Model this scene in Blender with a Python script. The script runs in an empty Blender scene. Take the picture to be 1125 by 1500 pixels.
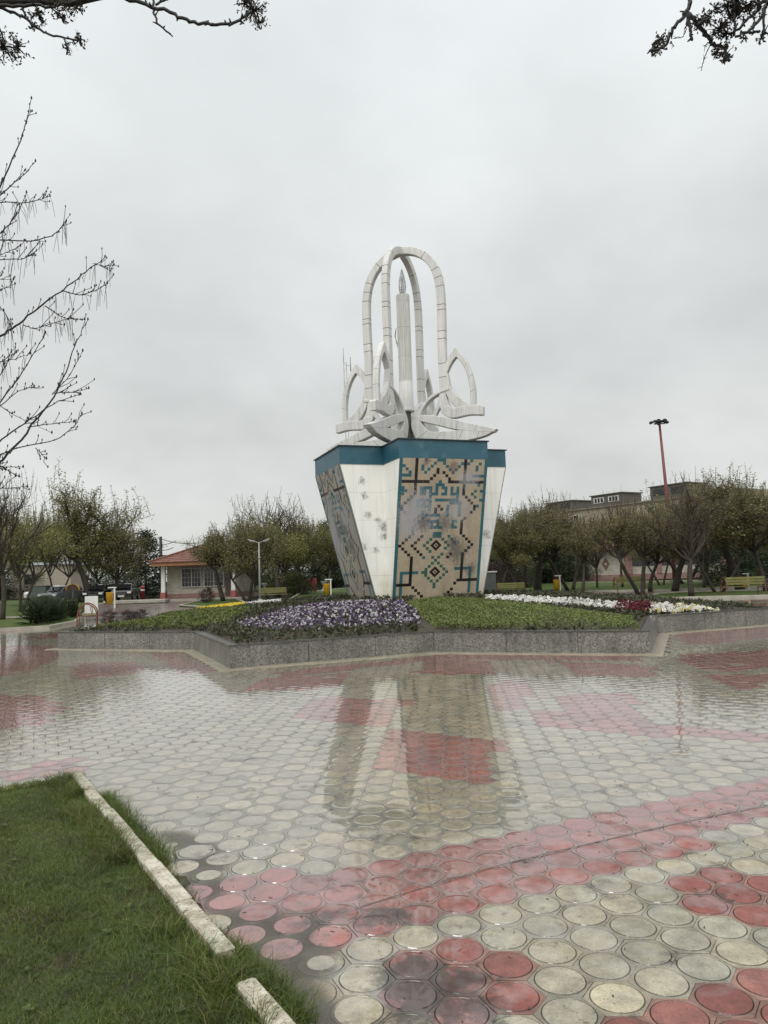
import bpy, math, random
import numpy as np
from mathutils import Matrix, Vector
random.seed(7); rng = np.random.default_rng(7)
sc = bpy.context.scene; COL = sc.collection
R_ = math.radians
# ------------------------------------------------------------------ camera model
W, H, F, EYE = 1125, 1500, 1080.0, 1.6
PITCH, ROLL = R_(4.725), R_(-1.945)
_f = np.array([0, math.cos(PITCH), math.sin(PITCH)]); _r0 = np.array([1.0, 0, 0]); _u0 = np.cross(_r0, _f)
_r = math.cos(ROLL)*_r0 + math.sin(ROLL)*_u0; _u = -math.sin(ROLL)*_r0 + math.cos(ROLL)*_u0
cam = bpy.data.cameras.new('camera'); co = bpy.data.objects.new('camera', cam); COL.objects.link(co)
cam.sensor_fit = 'VERTICAL'; cam.sensor_height = 24; cam.lens = F/H*24; cam.clip_end = 3000; cam.clip_start = 0.05
co.matrix_world = Matrix(((_r[0], _u[0], -_f[0], 0), (_r[1], _u[1], -_f[1], 0), (_r[2], _u[2], -_f[2], EYE), (0, 0, 0, 1)))
sc.camera = co
def ray(px, py):
    d = _f*F + _r*(px-W/2) - _u*(py-H/2); return d/d[1]
def G(px, py, z=0.0):                       # a traced outline point on the ground (or on a level z)
    d = ray(px, py); t = (z-EYE)/d[2]; return np.array([d[0]*t, t, z])
def AT(px, py, depth):                      # a traced point at a given distance
    d = ray(px, py); return np.array([d[0]*depth, depth, EYE+d[2]*depth])
def proj(P):
    d = np.asarray(P, float) - np.array([0, 0, EYE]); z = d@_f
    return np.stack([W/2+F*(d@_r)/z, H/2-F*(d@_u)/z], -1)
def HOR(px): return AT(px, 0, 1)[2]*0 + H/2 + (F*math.tan(PITCH)) + (px-W/2)*math.tan(ROLL)
def inpoly(pts, poly):
    x, y = pts[:, 0], pts[:, 1]; c = np.zeros(len(pts), bool); n = len(poly); j = n-1
    for i in range(n):
        xi, yi = poly[i][0], poly[i][1]; xj, yj = poly[j][0], poly[j][1]
        with np.errstate(divide='ignore', invalid='ignore'):
            t = ((yi > y) != (yj > y)) & (x < (xj-xi)*(y-yi)/(yj-yi+1e-12)+xi)
        c ^= t; j = i
    return c
_ph = rng.uniform(0, 6.28, (12, 2)); _kd = rng.normal(size=(12, 2))
def fnoise(x, y, s=1.0, o=0):               # smooth 2D field in about -1..1
    v = 0
    for i in range(6):
        k = _kd[(i+o) % 12]*s*(1+.35*i); v = v + np.sin(k[0]*x+k[1]*y+_ph[(i+o) % 12, 0])*np.cos(k[1]*x*.7-k[0]*y*.8+_ph[(i+o) % 12, 1])/(1+.3*i)
    return v/2.6
# ------------------------------------------------------------------ mesh collecting
class MB:
    def __init__(s): s.V = []; s.F = []; s.n = 0
    def add(s, v, f, m=0, col=None, smooth=False):
        v = np.asarray(v, float).reshape(-1, 3); 
        if isinstance(f, np.ndarray): groups = [f]
        else:
            by = {}
            for q in f: by.setdefault(len(q), []).append(q)
            groups = [np.array(g) for g in by.values()]
        for g in groups:
            c = None if col is None else np.broadcast_to(np.asarray(col, float), (len(g), 3))
            s.F.append((g+s.n, m, c, smooth))
        s.V.append(v); s.n += len(v); return s
    def box(s, c, d, m=0, rz=0, col=None, taper=1.0):
        x, y, z = np.array(d)/2.0
        v = np.array([[-x, -y, -z], [x, -y, -z], [x, y, -z], [-x, y, -z], [-x*taper, -y*taper, z], [x*taper, -y*taper, z], [x*taper, y*taper, z], [-x*taper, y*taper, z]])
        if rz: v = v@np.array([[math.cos(rz), math.sin(rz), 0], [-math.sin(rz), math.cos(rz), 0], [0, 0, 1]])
        return s.add(v+np.array(c), np.array([[0, 3, 2, 1], [4, 5, 6, 7], [0, 1, 5, 4], [1, 2, 6, 5], [2, 3, 7, 6], [3, 0, 4, 7]]), m, col)
    def bbox(s, c, d, b=.02, m=0, rz=0):    # bevelled box: outline with cut corners, chamfered top
        x, y, z = np.array(d)/2.0
        def ring(i, zz): 
            X, Y = x-i, y-i
            return [[-X+b, -Y, zz], [X-b, -Y, zz], [X, -Y+b, zz], [X, Y-b, zz], [X-b, Y, zz], [-X+b, Y, zz], [-X, Y-b, zz], [-X, -Y+b, zz]]
        v = np.array(ring(b, -z)+ring(0, -z+b)+ring(0, z-b)+ring(b, z)); f = []
        for k in range(3):
            for i in range(8): f.append([k*8+i, k*8+(i+1) % 8, (k+1)*8+(i+1) % 8, (k+1)*8+i])
        f += [list(range(7, -1, -1)), list(range(24, 32))]
        if rz: v = v@np.array([[math.cos(rz), math.sin(rz), 0], [-math.sin(rz), math.cos(rz), 0], [0, 0, 1]])
        return s.add(v+np.array(c), f, m)
    def tube(s, pts, rad, k=6, m=0, cap=True, col=None, smooth=True):
        P = np.asarray(pts, float); n = len(P); rad = np.broadcast_to(np.asarray(rad, float), (n,))
        T = np.gradient(P, axis=0); T /= np.linalg.norm(T, axis=1)[:, None]+1e-12
        ref = np.array([0, 0, 1.0]) if abs(T[0, 2]) < .9 else np.array([1.0, 0, 0])
        A = np.cross(T, ref); A /= np.linalg.norm(A, axis=1)[:, None]+1e-9; B = np.cross(T, A)
        th = np.arange(k)*2*math.pi/k
        v = P[:, None]+rad[:, None, None]*(A[:, None]*np.cos(th)[None, :, None]+B[:, None]*np.sin(th)[None, :, None])
        i = np.arange(n-1)[:, None]*k; j = np.arange(k)[None]; j2 = (j+1) % k
        f = np.stack([i+j, i+j2, i+k+j2, i+k+j], -1).reshape(-1, 4)
        s.add(v.reshape(-1, 3), f[:, ::-1], m, col, smooth)
        if cap:
            s.F.append((np.array([list(range(k))])+s.n-n*k, m, None if col is None else np.broadcast_to(np.asarray(col, float), (1, 3)), False))
            s.F.append((np.array([list(range(k))[::-1]])+s.n-k, m, None if col is None else np.broadcast_to(np.asarray(col, float), (1, 3)), False))
        return s
    def lathe(s, prof, c=(0, 0, 0), k=24, m=0, smooth=True):
        th = np.arange(k)*2*math.pi/k; pr = np.asarray(prof, float)
        v = np.stack([pr[:, 0:1]*np.cos(th), pr[:, 0:1]*np.sin(th), np.repeat(pr[:, 1:2], k, 1)], -1).reshape(-1, 3)+np.array(c)
        n = len(pr); i = np.arange(n-1)[:, None]*k; j = np.arange(k)[None]; j2 = (j+1) % k
        return s.add(v, np.stack([i+j, i+j2, i+k+j2, i+k+j], -1).reshape(-1, 4), m, None, smooth)
    def prism(s, poly, z0, z1, m=0, mtop=None, bottom=False):
        p = np.asarray(poly, float)[:, :2]; n = len(p)
        v = np.vstack([np.c_[p, np.full(n, z0)], np.c_[p, np.full(n, z1)]])
        f = [[i, (i+1) % n, n+(i+1) % n, n+i] for i in range(n)]
        s.add(v, np.array(f), m); s.F.append((np.array([list(range(n, 2*n))])+s.n-2*n, m if mtop is None else mtop, None, False))
        if bottom: s.F.append((np.array([list(range(n-1, -1, -1))])+s.n-2*n, m, None, False))
        return s
    def quads(s, c, a, b, m=0, col=None):   # many separate quads, centres c, half-axes a, b
        n = len(c); v = np.stack([c-a-b, c+a-b, c+a+b, c-a+b], 1).reshape(-1, 3)
        return s.add(v, np.arange(4*n).reshape(n, 4), m, col)
    def leaves(s, c, size, m=0, col=None, up=0.0):
        n = len(c); a = rng.normal(size=(n, 3)); a /= np.linalg.norm(a, axis=1)[:, None]
        b = rng.normal(size=(n, 3)); b[:, 2] += up; b -= a*np.sum(a*b, 1)[:, None]; b /= np.linalg.norm(b, axis=1)[:, None]+1e-9
        sz = np.broadcast_to(np.asarray(size, float), (n,))*rng.uniform(.6, 1.3, n)
        v = np.stack([c-b*sz[:, None], c+a*sz[:, None]*.45, c+b*sz[:, None], c-a*sz[:, None]*.45], 1).reshape(-1, 3)
        return s.add(v, np.arange(4*n).reshape(n, 4), m, col)
    def mesh(s, name, mats):
        me = bpy.data.meshes.new(name); V = np.vstack(s.V)
        me.vertices.add(len(V)); me.vertices.foreach_set('co', V.astype(np.float32).ravel())
        tot = np.concatenate([np.full(len(f), f.shape[1]) for f, *_ in s.F]); lv = np.concatenate([f.ravel() for f, *_ in s.F])
        me.loops.add(len(lv)); me.loops.foreach_set('vertex_index', lv.astype(np.int32))
        me.polygons.add(len(tot)); st = np.concatenate([[0], np.cumsum(tot)[:-1]])
        me.polygons.foreach_set('loop_start', st.astype(np.int32)); me.polygons.foreach_set('loop_total', tot.astype(np.int32))
        me.polygons.foreach_set('material_index', np.concatenate([np.full(len(f), m) for f, m, *_ in s.F]).astype(np.int32))
        me.polygons.foreach_set('use_smooth', np.concatenate([np.full(len(f), sm) for f, m, c, sm in s.F]))
        if any(c is not None for _, _, c, _ in s.F):
            at = me.attributes.new('Col', 'FLOAT_COLOR', 'FACE')
            cc = np.vstack([np.c_[c if c is not None else np.ones((len(f), 3)), np.ones(len(f))] for f, m, c, sm in s.F])
            at.data.foreach_set('color', cc.astype(np.float32).ravel())
        for m in mats: me.materials.append(m)
        me.update(calc_edges=True); me.validate(); return me
    def build(s, name, mats, parent=None, **k):
        o = bpy.data.objects.new(name, s.mesh(name, mats if isinstance(mats, (list, tuple)) else [mats])); COL.objects.link(o)
        if parent: o.parent = parent
        return tag(o, **k)
def tag(o, label=None, cat=None, group=None, kind=None):
    if label: o['label'] = label
    if cat: o['category'] = cat
    if group: o['group'] = group
    if kind: o['kind'] = kind
    return o
def empty(name, loc, rz=0, label=None, cat=None, group=None, sc_=(1, 1, 1)):
    o = bpy.data.objects.new(name, None); COL.objects.link(o); o.location = loc; o.rotation_euler = (0, 0, rz); o.scale = sc_
    o.empty_display_size = .1
    return tag(o, label, cat, group)
def inst(name, me, parent, loc=(0, 0, 0), rz=0):
    o = bpy.data.objects.new(name, me); COL.objects.link(o); o.parent = parent; o.location = loc; o.rotation_euler = (0, 0, rz); return o
def copy_tree(o, parent=None):
    c = o.copy(); COL.objects.link(c); c.parent = parent
    for ch in list(o.children): copy_tree(ch, c)
    return c
# ------------------------------------------------------------------ materials
class N:
    def __init__(s, nt): s.nt = nt
    def __call__(s, t, **k):
        n = s.nt.nodes.new(t)
        for a, b in k.items(): setattr(n, a, b)
        return n
    def link(s, a, b): s.nt.links.new(a, b)
    def math(s, op, a, b=None, clamp=False):
        n = s('ShaderNodeMath', operation=op, use_clamp=clamp)
        for i, v in enumerate((a, b)):
            if v is None: continue
            if isinstance(v, (int, float)): n.inputs[i].default_value = v
            else: s.link(v, n.inputs[i])
        return n.outputs[0]
    def noise(s, vec, scale, detail=4, rough=.55):
        n = s('ShaderNodeTexNoise'); n.inputs['Scale'].default_value = scale; n.inputs['Detail'].default_value = detail; n.inputs['Roughness'].default_value = rough
        if vec is not None: s.link(vec, n.inputs['Vector'])
        return n.outputs['Fac']
    def rng(s, v, a, b, c, d):
        n = s('ShaderNodeMapRange'); s.link(v, n.inputs[0])
        for i, q in enumerate((a, b, c, d)): n.inputs[i+1].default_value = q
        return n.outputs[0]
    def mix(s, f, a, b, blend='MIX'):
        n = s('ShaderNodeMix', data_type='RGBA', blend_type=blend)
        for i, v in ((0, f), (6, a), (7, b)):
            if isinstance(v, (int, float)): n.inputs[i].default_value = v
            elif isinstance(v, (tuple, list)): n.inputs[i].default_value = (*v[:3], 1)
            else: s.link(v, n.inputs[i])
        return n.outputs[2]
    def scale(s, col, f):
        n = s('ShaderNodeVectorMath', operation='SCALE'); s.link(col, n.inputs[0])
        if isinstance(f, (int, float)): n.inputs['Scale'].default_value = f
        else: s.link(f, n.inputs['Scale'])
        return n.outputs[0]
def newmat(name):
    m = bpy.data.materials.new(name); m.use_nodes = True; n = N(m.node_tree); b = m.node_tree.nodes['Principled BSDF']; return m, n, b
def mat(name, col=(.5, .5, .5), rough=.6, attr=False, var=.15, vs=6, bump=0.0, bs=40, coat=0, metal=0, spec=.5, col2=None, c2=(.5, .65), c2s=3, trans=0):
    m, n, b = newmat(name); tc = n('ShaderNodeTexCoord').outputs['Object']
    if attr: c = n('ShaderNodeAttribute', attribute_name='Col').outputs['Color']
    else:
        q = n('ShaderNodeRGB'); q.outputs[0].default_value = (*col, 1); c = q.outputs[0]
    if col2: c = n.mix(n.rng(n.noise(tc, c2s, 6, .6), c2[0], c2[1], 0, 1), c, col2)
    if var: c = n.scale(c, n.rng(n.noise(tc, vs, 5), .25, .75, 1-var, 1+var))
    n.link(c, b.inputs['Base Color']); b.inputs['Roughness'].default_value = rough; b.inputs['Metallic'].default_value = metal
    b.inputs['Specular IOR Level'].default_value = spec; b.inputs['Coat Weight'].default_value = coat; b.inputs['Coat Roughness'].default_value = .08
    if trans:
        t = n('ShaderNodeBsdfTranslucent'); n.link(c, t.inputs[0]); mx = n('ShaderNodeMixShader'); mx.inputs[0].default_value = trans
        n.link(b.outputs[0], mx.inputs[1]); n.link(t.outputs[0], mx.inputs[2]); n.link(mx.outputs[0], m.node_tree.nodes['Material Output'].inputs[0])
    if bump:
        bp = n('ShaderNodeBump'); bp.inputs['Strength'].default_value = bump; bp.inputs['Distance'].default_value = .02
        n.link(n.noise(tc, bs, 5), bp.inputs['Height']); n.link(bp.outputs[0], b.inputs['Normal'])
    return m
# ------------------------------------------------------------------ sky, sun
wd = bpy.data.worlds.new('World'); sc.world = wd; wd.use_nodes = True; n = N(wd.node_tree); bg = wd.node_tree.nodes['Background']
SUN_EL, SUN_AZ = R_(52), R_(205)            # azimuth from +Y (ahead) clockwise: behind the viewer, a little left
sky = n('ShaderNodeTexSky', sky_type='NISHITA', sun_disc=False); sky.sun_elevation = SUN_EL; sky.sun_rotation = SUN_AZ
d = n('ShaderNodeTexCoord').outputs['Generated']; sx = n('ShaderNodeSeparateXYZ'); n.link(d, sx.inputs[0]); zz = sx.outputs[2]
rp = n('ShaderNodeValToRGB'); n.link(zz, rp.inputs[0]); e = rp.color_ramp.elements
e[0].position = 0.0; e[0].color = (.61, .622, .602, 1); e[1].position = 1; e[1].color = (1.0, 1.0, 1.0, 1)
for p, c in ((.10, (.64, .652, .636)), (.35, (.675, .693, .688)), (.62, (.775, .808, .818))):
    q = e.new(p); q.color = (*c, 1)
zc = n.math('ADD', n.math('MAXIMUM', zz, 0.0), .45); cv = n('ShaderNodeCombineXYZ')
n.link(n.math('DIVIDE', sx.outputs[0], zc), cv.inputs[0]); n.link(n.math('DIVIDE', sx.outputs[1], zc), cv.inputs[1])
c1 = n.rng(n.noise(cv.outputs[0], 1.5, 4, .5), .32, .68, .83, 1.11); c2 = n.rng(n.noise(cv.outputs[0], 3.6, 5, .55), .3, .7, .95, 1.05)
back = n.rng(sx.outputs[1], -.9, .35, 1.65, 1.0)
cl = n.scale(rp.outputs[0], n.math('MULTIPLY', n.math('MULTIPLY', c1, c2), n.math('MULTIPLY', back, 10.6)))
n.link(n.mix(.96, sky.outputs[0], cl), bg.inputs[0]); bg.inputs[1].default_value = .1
sl = bpy.data.lights.new('sun', 'SUN'); so = bpy.data.objects.new('sun', sl); COL.objects.link(so)
sl.energy = 1.3; sl.angle = R_(30); sl.color = (1, .97, .92)
sd = Vector((math.sin(SUN_AZ)*math.cos(SUN_EL), math.cos(SUN_AZ)*math.cos(SUN_EL), math.sin(SUN_EL)))
so.rotation_euler = sd.to_track_quat('Z', 'Y').to_euler(); so.location = (0, -5, 30)
sc.view_settings.view_transform = 'Standard'; sc.view_settings.look = 'None'; sc.view_settings.exposure = 0.09; sc.view_settings.gamma = 1
# ------------------------------------------------------------------ ground
m_ground = mat('far_ground', (.028, .035, .014), .95, var=.5, vs=.8, bump=.5, bs=3, col2=(.05, .042, .028), c2s=.25, spec=.1)
MB().add([[-500, -60, -.05], [500, -60, -.05], [500, 900, -.05], [-500, 900, -.05]], [[0, 1, 2, 3]]).build('ground', m_ground, kind='structure')
# star-shaped planter plan (eight points)
SC, SR, SQ, SA = np.array([.813, 22.276]), 9.77, .7655, 3.18
def star(dr=0.0, inner=0.0):
    o = []
    for k in range(8):
        for a, r in ((-160+45*k, SR+dr), (-137.5+45*k, SR*SQ+dr*.92)):
            a = R_(a+SA); o.append((SC[0]+r*math.cos(a), SC[1]+r*math.sin(a)))
    return np.array(o)
# bed of the plaza: wet jointing sand and cement between the pavers
m, n, b = newmat('wet_joints'); tc = n('ShaderNodeTexCoord').outputs['Object']
c = n.mix(n.noise(tc, .6, 5), (.060, .056, .047), (.10, .092, .075)); c = n.scale(c, n.rng(n.noise(tc, 40, 4), .3, .7, .7, 1.3))
n.link(c, b.inputs['Base Color']); b.inputs['Roughness'].default_value = .35; m_bed = m
PX = [(-26, -4), (26, -4), (34, 33.5), (-27, 33.5)]
MB().add([[x, y, -.014] for x, y in PX], [[0, 1, 2, 3]]).build('plaza_bed', m_bed, kind='structure')
# far paths: wet grey paving seen at a very flat angle
m, n, b = newmat('far_paving'); tc = n('ShaderNodeTexCoord').outputs['Object']
v = n('ShaderNodeTexVoronoi'); v.inputs['Scale'].default_value = 3.2; n.link(tc, v.inputs['Vector'])
c = n.mix(n.rng(n.noise(tc, .35, 3), .42, .58, 0, 1), (.15, .135, .105), (.16, .075, .062)); c = n.scale(c, n.rng(v.outputs['Distance'], .1, .7, 1.1, .6))
n.link(c, b.inputs['Base Color']); n.link(n.rng(n.noise(tc, 1.3, 4), .35, .65, .16, .42), b.inputs['Roughness'])
bp = n('ShaderNodeBump'); bp.inputs['Strength'].default_value = .35; bp.inputs['Distance'].default_value = .02; n.link(v.outputs['Distance'], bp.inputs['Height']); n.link(bp.outputs[0], b.inputs['Normal'])
m_far = m
def sheet(name, pxs, z, mt, kind='structure'):
    P = np.array([G(x, y, z)[:3] for x, y in pxs]); return MB().add(P, [list(range(len(P)))]).build(name, mt, kind=kind)
sheet('path', [(-300, 908), (400, 908), (430, 884), (330, 876), (205, 877), (140, 880), (-300, 892)], -.030, m_far)
sheet('side_path', [(640, 885), (700, 872), (1300, 855), (1300, 880), (1300, 884)], -.026, m_far)
m_lawn = mat('far_lawn_turf', (.055, .085, .018), .9, var=.45, vs=2.2, bump=.6, bs=12, col2=(.08, .092, .028), c2s=.5, spec=.2)
lawns = [('left_lawn', [(-300, 932), (0, 922.5), (70, 918.5), (108, 911), (122, 900), (128, 889), (152, 884), (150, 878), (-300, 884)]),
         ('kiosk_lawn', [(262, 887), (300, 879), (345, 876.5), (372, 888), (330, 892)]),
         ('back_lawn', [(415, 884), (440, 868), (520, 860), (600, 860), (600, 878), (520, 885)]),
         ('right_lawn', [(940, 876), (965, 869.5), (1000, 867.5), (1300, 860), (1300, 872), (1125, 873), (990, 876.5)]),
         ('right_back_lawn', [(690, 880), (780, 876), (868, 866), (985, 864), (1300, 855.5), (1300, 846), (690, 856)])]
kerbm = mat('pale_kerb', (.36, .34, .28), .6, var=.3, vs=2, bump=.2, bs=20)
for nm, px in lawns:
    P = np.array([G(x, y, .05) for x, y in px])
    lo = MB().prism(P, -.045, .05).build('lawn', m_lawn, kind='structure')
    kb = MB()
    for i in range(len(P)):
        a, q = P[i], P[(i+1) % len(P)]; d_ = q-a; L = np.linalg.norm(d_)
        if L > 60: continue
        nrm = np.array([d_[1], -d_[0], 0])/L
        kb.box((a+q)/2+nrm*.06+np.array([0, 0, -.02]), (L+.1, .12, .16), 0, math.atan2(d_[1], d_[0]))
    kb.build('lawn_kerb', kerbm, kind='structure')
kb = MB()                                   # thin pale edging lines crossing the lawns
for (xa, ya), (xb, yb) in [((-60, 906), (45, 903.5)), ((990, 864.6), (1150, 860.5)), ((45, 903.5), (60, 900))]:
    a, q = G(xa, ya, .07), G(xb, yb, .07); d_ = q-a; kb.box((a+q)/2, (np.linalg.norm(d_), .3, .06), 0, math.atan2(d_[1], d_[0]))
kb.build('lawn_edging', kerbm, kind='structure')
# ------------------------------------------------------------------ pavers
SP, ANG, ORG = .22140, -.60810, np.array([.65866, 3.44535])
av = np.array([math.cos(ANG), math.sin(ANG)])*SP; bv = np.array([math.cos(ANG-math.pi/3), math.sin(ANG-math.pi/3)])*SP
ii, jj = np.meshgrid(np.arange(-260, 260), np.arange(-260, 260)); C = ORG+ii.ravel()[:, None]*av+jj.ravel()[:, None]*bv
keep = (C[:, 1] > 1.0) & (C[:, 1] < 32.8) & (np.abs(C[:, 0]) < .62*C[:, 1]+1.8); C = C[keep]
K0, K1, K2, K3 = [G(x, y, .07)[:2] for x, y in ((119, 1131), (346, 1388), (372, 1428), (470, 1520))]
KL = G(0, 1149, .07)[:2]
dl = (KL-K0)/np.linalg.norm(KL-K0); dk = (K3-K0)/np.linalg.norm(K3-K0); KL2 = K0+dl*9; KB = K3+dk*4.5
lawn_poly = np.array([K0, K1, K3, KB, KB+dl*9, KL2])
C = C[~inpoly(C, star(.30)) & ~inpoly(C, lawn_poly)]
far_l = [np.array([G(x, y, 0) for x, y in px]) for nm, px in lawns]
for P in far_l: C = C[~inpoly(C, P)]
reds = [[(497, 1020), (596, 1026), (580, 1064), (488, 1058)], [(556, 1067), (727, 1087), (734, 1150), (533, 1118)], [(620, 965), (720, 969), (719, 990), (608, 985)],
        [(388, 993), (512, 986), (505, 1004), (440, 1010), (360, 1013)], [(436, 1038), (480, 1018), (500, 1020), (490, 1056), (430, 1052)],
        [(1140, 1136), (1010, 1164), (900, 1183), (780, 1205), (740, 1222), (600, 1246), (500, 1268), (420, 1277), (330, 1290), (260, 1310), (300, 1345), (390, 1402), (480, 1402), (560, 1388), (630, 1358), (700, 1343), (800, 1318), (880, 1274), (980, 1252), (1060, 1219), (1140, 1200)],
        [(979, 1287), (1030, 1268), (1140, 1272), (1180, 1360), (1076, 1346), (1002, 1334)],
        [(940, 1466), (1013, 1428), (1076, 1416), (1140, 1424), (1190, 1520), (880, 1520)],
        [(577, 1395), (640, 1370), (712, 1387), (792, 1429), (792, 1477), (720, 1520), (640, 1520), (577, 1440)],
        [(-60, 1018), (60, 1019), (97, 1040), (60, 1062), (-60, 1080)], [(108, 971), (205, 969), (208, 985), (112, 996)], [(-80, 948), (75, 944), (90, 962), (40, 985), (-80, 1000)],
        [(215, 956), (262, 955), (318, 988), (260, 985)], [(722, 994), (776, 998), (778, 1040), (722, 1042)], [(818, 1018), (935, 1014), (938, 1044), (820, 1046)],
        [(774, 1040), (860, 1046), (987, 1062), (1140, 1078), (1140, 1092), (980, 1078), (776, 1060)], [(806, 968), (962, 976), (960, 992), (850, 990)], [(640, 958), (800, 958), (940, 960), (940, 968), (640, 966)],
        [(1000, 958), (1140, 952), (1140, 975), (1060, 985), (1000, 972)], [(985, 925), (1140, 918), (1140, 934), (1000, 945)], [(1040, 990), (1140, 985), (1140, 1000), (1080, 1010)],
        [(-40, 1138), (20, 1128), (118, 1108), (118, 1128), (30, 1140)], [(400, 985), (640, 960), (640, 966), (420, 992)], [(880, 1030), (960, 1060), (1000, 1075), (940, 1072), (860, 1045)]]
isred = np.zeros(len(C), bool)
for p in reds: isred |= inpoly(C, [G(x, y, 0)[:2] for x, y in p])
# beyond the traced patches the same red figures go on round the planter
out = proj(np.c_[C, np.zeros(len(C))]); off = (out[:, 0] < -30) | (out[:, 0] > 1150) | (C[:, 1] > 18)
isred |= off & (fnoise(C[:, 0], C[:, 1], .9, 3) > .28)
nP = len(C); depth = C[:, 1]
wetspot = G(455, 1420, 0)[:2]
low = np.exp(-(((C[:, 0]-wetspot[0]-.02)/.42)**2+((C[:, 1]-wetspot[1]-.02)/.33)**2)) + .9*np.exp(-(((C-G(330, 1265, 0)[:2])**2).sum(1))/.22) + .85*np.exp(-(((C-G(640, 1475, 0)[:2])**2).sum(1))/.035)
zz_ = .0028*fnoise(C[:, 0], C[:, 1], 1.1, 1)+rng.normal(0, .0008, nP)-(.0004+.0032*rng.random(nP)**2)*np.clip(low, 0, 1)
near_dry = 1/(1+np.exp(-((.42*C[:, 0]-C[:, 1]+3.55)*2.6)))     # right foreground: damp, without standing water
wet = np.clip(1.0-.88*near_dry+(.12+.2*near_dry)*fnoise(C[:, 0], C[:, 1], 1.6, 5)+rng.normal(0, .07, nP)+.5*np.clip(low, 0, 1), 0.08, 1)
def pick(opts, pr): return np.array(opts)[rng.choice(len(opts), nP, p=pr)]
var_ = rng.uniform(.82, 1.16, (nP, 1)); wmix = np.clip(wet, 0, 1)[:, None]
cream = (1-wmix)*pick([(.345, .318, .238), (.305, .292, .228), (.385, .345, .245), (.255, .242, .195)], [.42, .3, .16, .12])+wmix*pick([(.290, .246, .154), (.265, .234, .154), (.32, .265, .164)], [.5, .3, .2])
red = (1-wmix)*pick([(.200, .068, .052), (.172, .060, .048), (.225, .094, .074)], [.5, .3, .2])+wmix*pick([(.275, .062, .044), (.240, .056, .042), (.29, .080, .058)], [.5, .3, .2])
colr = np.where(isred[:, None], red, cream)*var_; flip = rng.random(nP) < .006; colr[flip] = np.array([.30, .27, .19])
def paver_batch(mb, sel, k):
    idx = np.where(sel)[0]
    if not len(idx): return
    ph = ANG+math.pi/6+np.arange(k)*2*math.pi/k; inr = SP/2-.0007
    loc = (ph-(ANG+math.pi/6)) % (math.pi/3)-math.pi/6; hexr = inr/np.cos(loc)
    rings = [(hexr, -.013), (hexr, -.0015), (hexr-.0025, 0), (np.full(k, .1010), 0), (np.full(k, .0985), -.0032), (np.full(k, .0955), .0018), (np.full(k, .08), .0034), (np.full(k, .04), .0044)]
    if k < 20: rings = [rings[i] for i in (0, 2, 3, 4, 5, 7)]
    nr = len(rings); t = np.vstack([np.c_[r*np.cos(ph), r*np.sin(ph), np.full(k, z)] for r, z in rings]+[[[0, 0, .0046]]])
    f4 = np.array([[i*k+j, i*k+(j+1) % k, (i+1)*k+(j+1) % k, (i+1)*k+j] for i in range(nr-1) for j in range(k)])
    f3 = np.array([[(nr-1)*k+j, (nr-1)*k+(j+1) % k, nr*k] for j in range(k)])
    nv = len(t); m_ = len(idx); tilt = rng.normal(0, .0075, (m_, 2))*(1.10-wet[idx][:, None])
    flat = (1-.82*np.clip(wet[idx], 0, 1)*(1-np.clip(low[idx]*1.6, 0, 1)))[:, None]
    v = np.repeat(t[None], m_, 0); v[:, :, 2] = np.where(v[:, :, 2] > -.005, v[:, :, 2]*flat, v[:, :, 2]); v[:, :, 2] += zz_[idx][:, None]+v[:, :, 0]*tilt[:, :1]+v[:, :, 1]*tilt[:, 1:]
    v[:, :, 0] += C[idx, 0][:, None]; v[:, :, 1] += C[idx, 1][:, None]
    band = np.repeat(np.arange(nr-1), k)                 # which ring each face belongs to
    iscorner = band <= (3 if k >= 20 else 2)
    c_disc = colr[idx]; c_cor = (colr[idx]*np.where(isred[idx], .66, .56)[:, None]+np.array([.078, .070, .053])*(1.1-.55*wet[idx])[:, None])*rng.uniform(.8, 1.12, (m_, 1))
    c4 = np.where(iscorner[None, :, None], c_cor[:, None], c_disc[:, None])
    groove = band == (4 if k >= 20 else 3); groove2 = band == (3 if k >= 20 else 2); c4 = np.where((groove | groove2)[None, :, None], c4*.30, c4)
    offv = (np.arange(m_)*nv)[:, None, None]
    base = mb.n
    mb.V.append(v.reshape(-1, 3))
    mb.F.append(((f4[None]+offv).reshape(-1, 4)+base, 0, c4.reshape(-1, 3), False)); mb.F.append(((f3[None]+offv).reshape(-1, 3)+base, 0, np.repeat(c_disc, k, 0), False))
    mb.n += m_*nv; mb.W.append(np.repeat(wet[idx], len(f4))); mb.W.append(np.repeat(wet[idx], len(f3)))
pv = MB(); pv.W = []
paver_batch(pv, depth < 7, 30); paver_batch(pv, (depth >= 7) & (depth < 14), 18); paver_batch(pv, depth >= 14, 12)
m, n, b = newmat('wet_concrete_pavers'); tc = n('ShaderNodeTexCoord').outputs['Object']
c = n('ShaderNodeAttribute', attribute_name='Col').outputs['Color']; wt = n('ShaderNodeAttribute', attribute_name='wet').outputs['Fac']
c = n.scale(c, n.rng(n.noise(tc, 9, 7, .68), .3, .7, .62, 1.32)); c = n.scale(c, n.rng(n.noise(tc, 130, 3), .3, .7, .84, 1.16))
pits = n.rng(n.noise(tc, 95, 2, .5), .66, .72, 0, 1); c = n.mix(n.math('MULTIPLY', pits, .75), c, (.03, .026, .02))
mud = None
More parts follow.
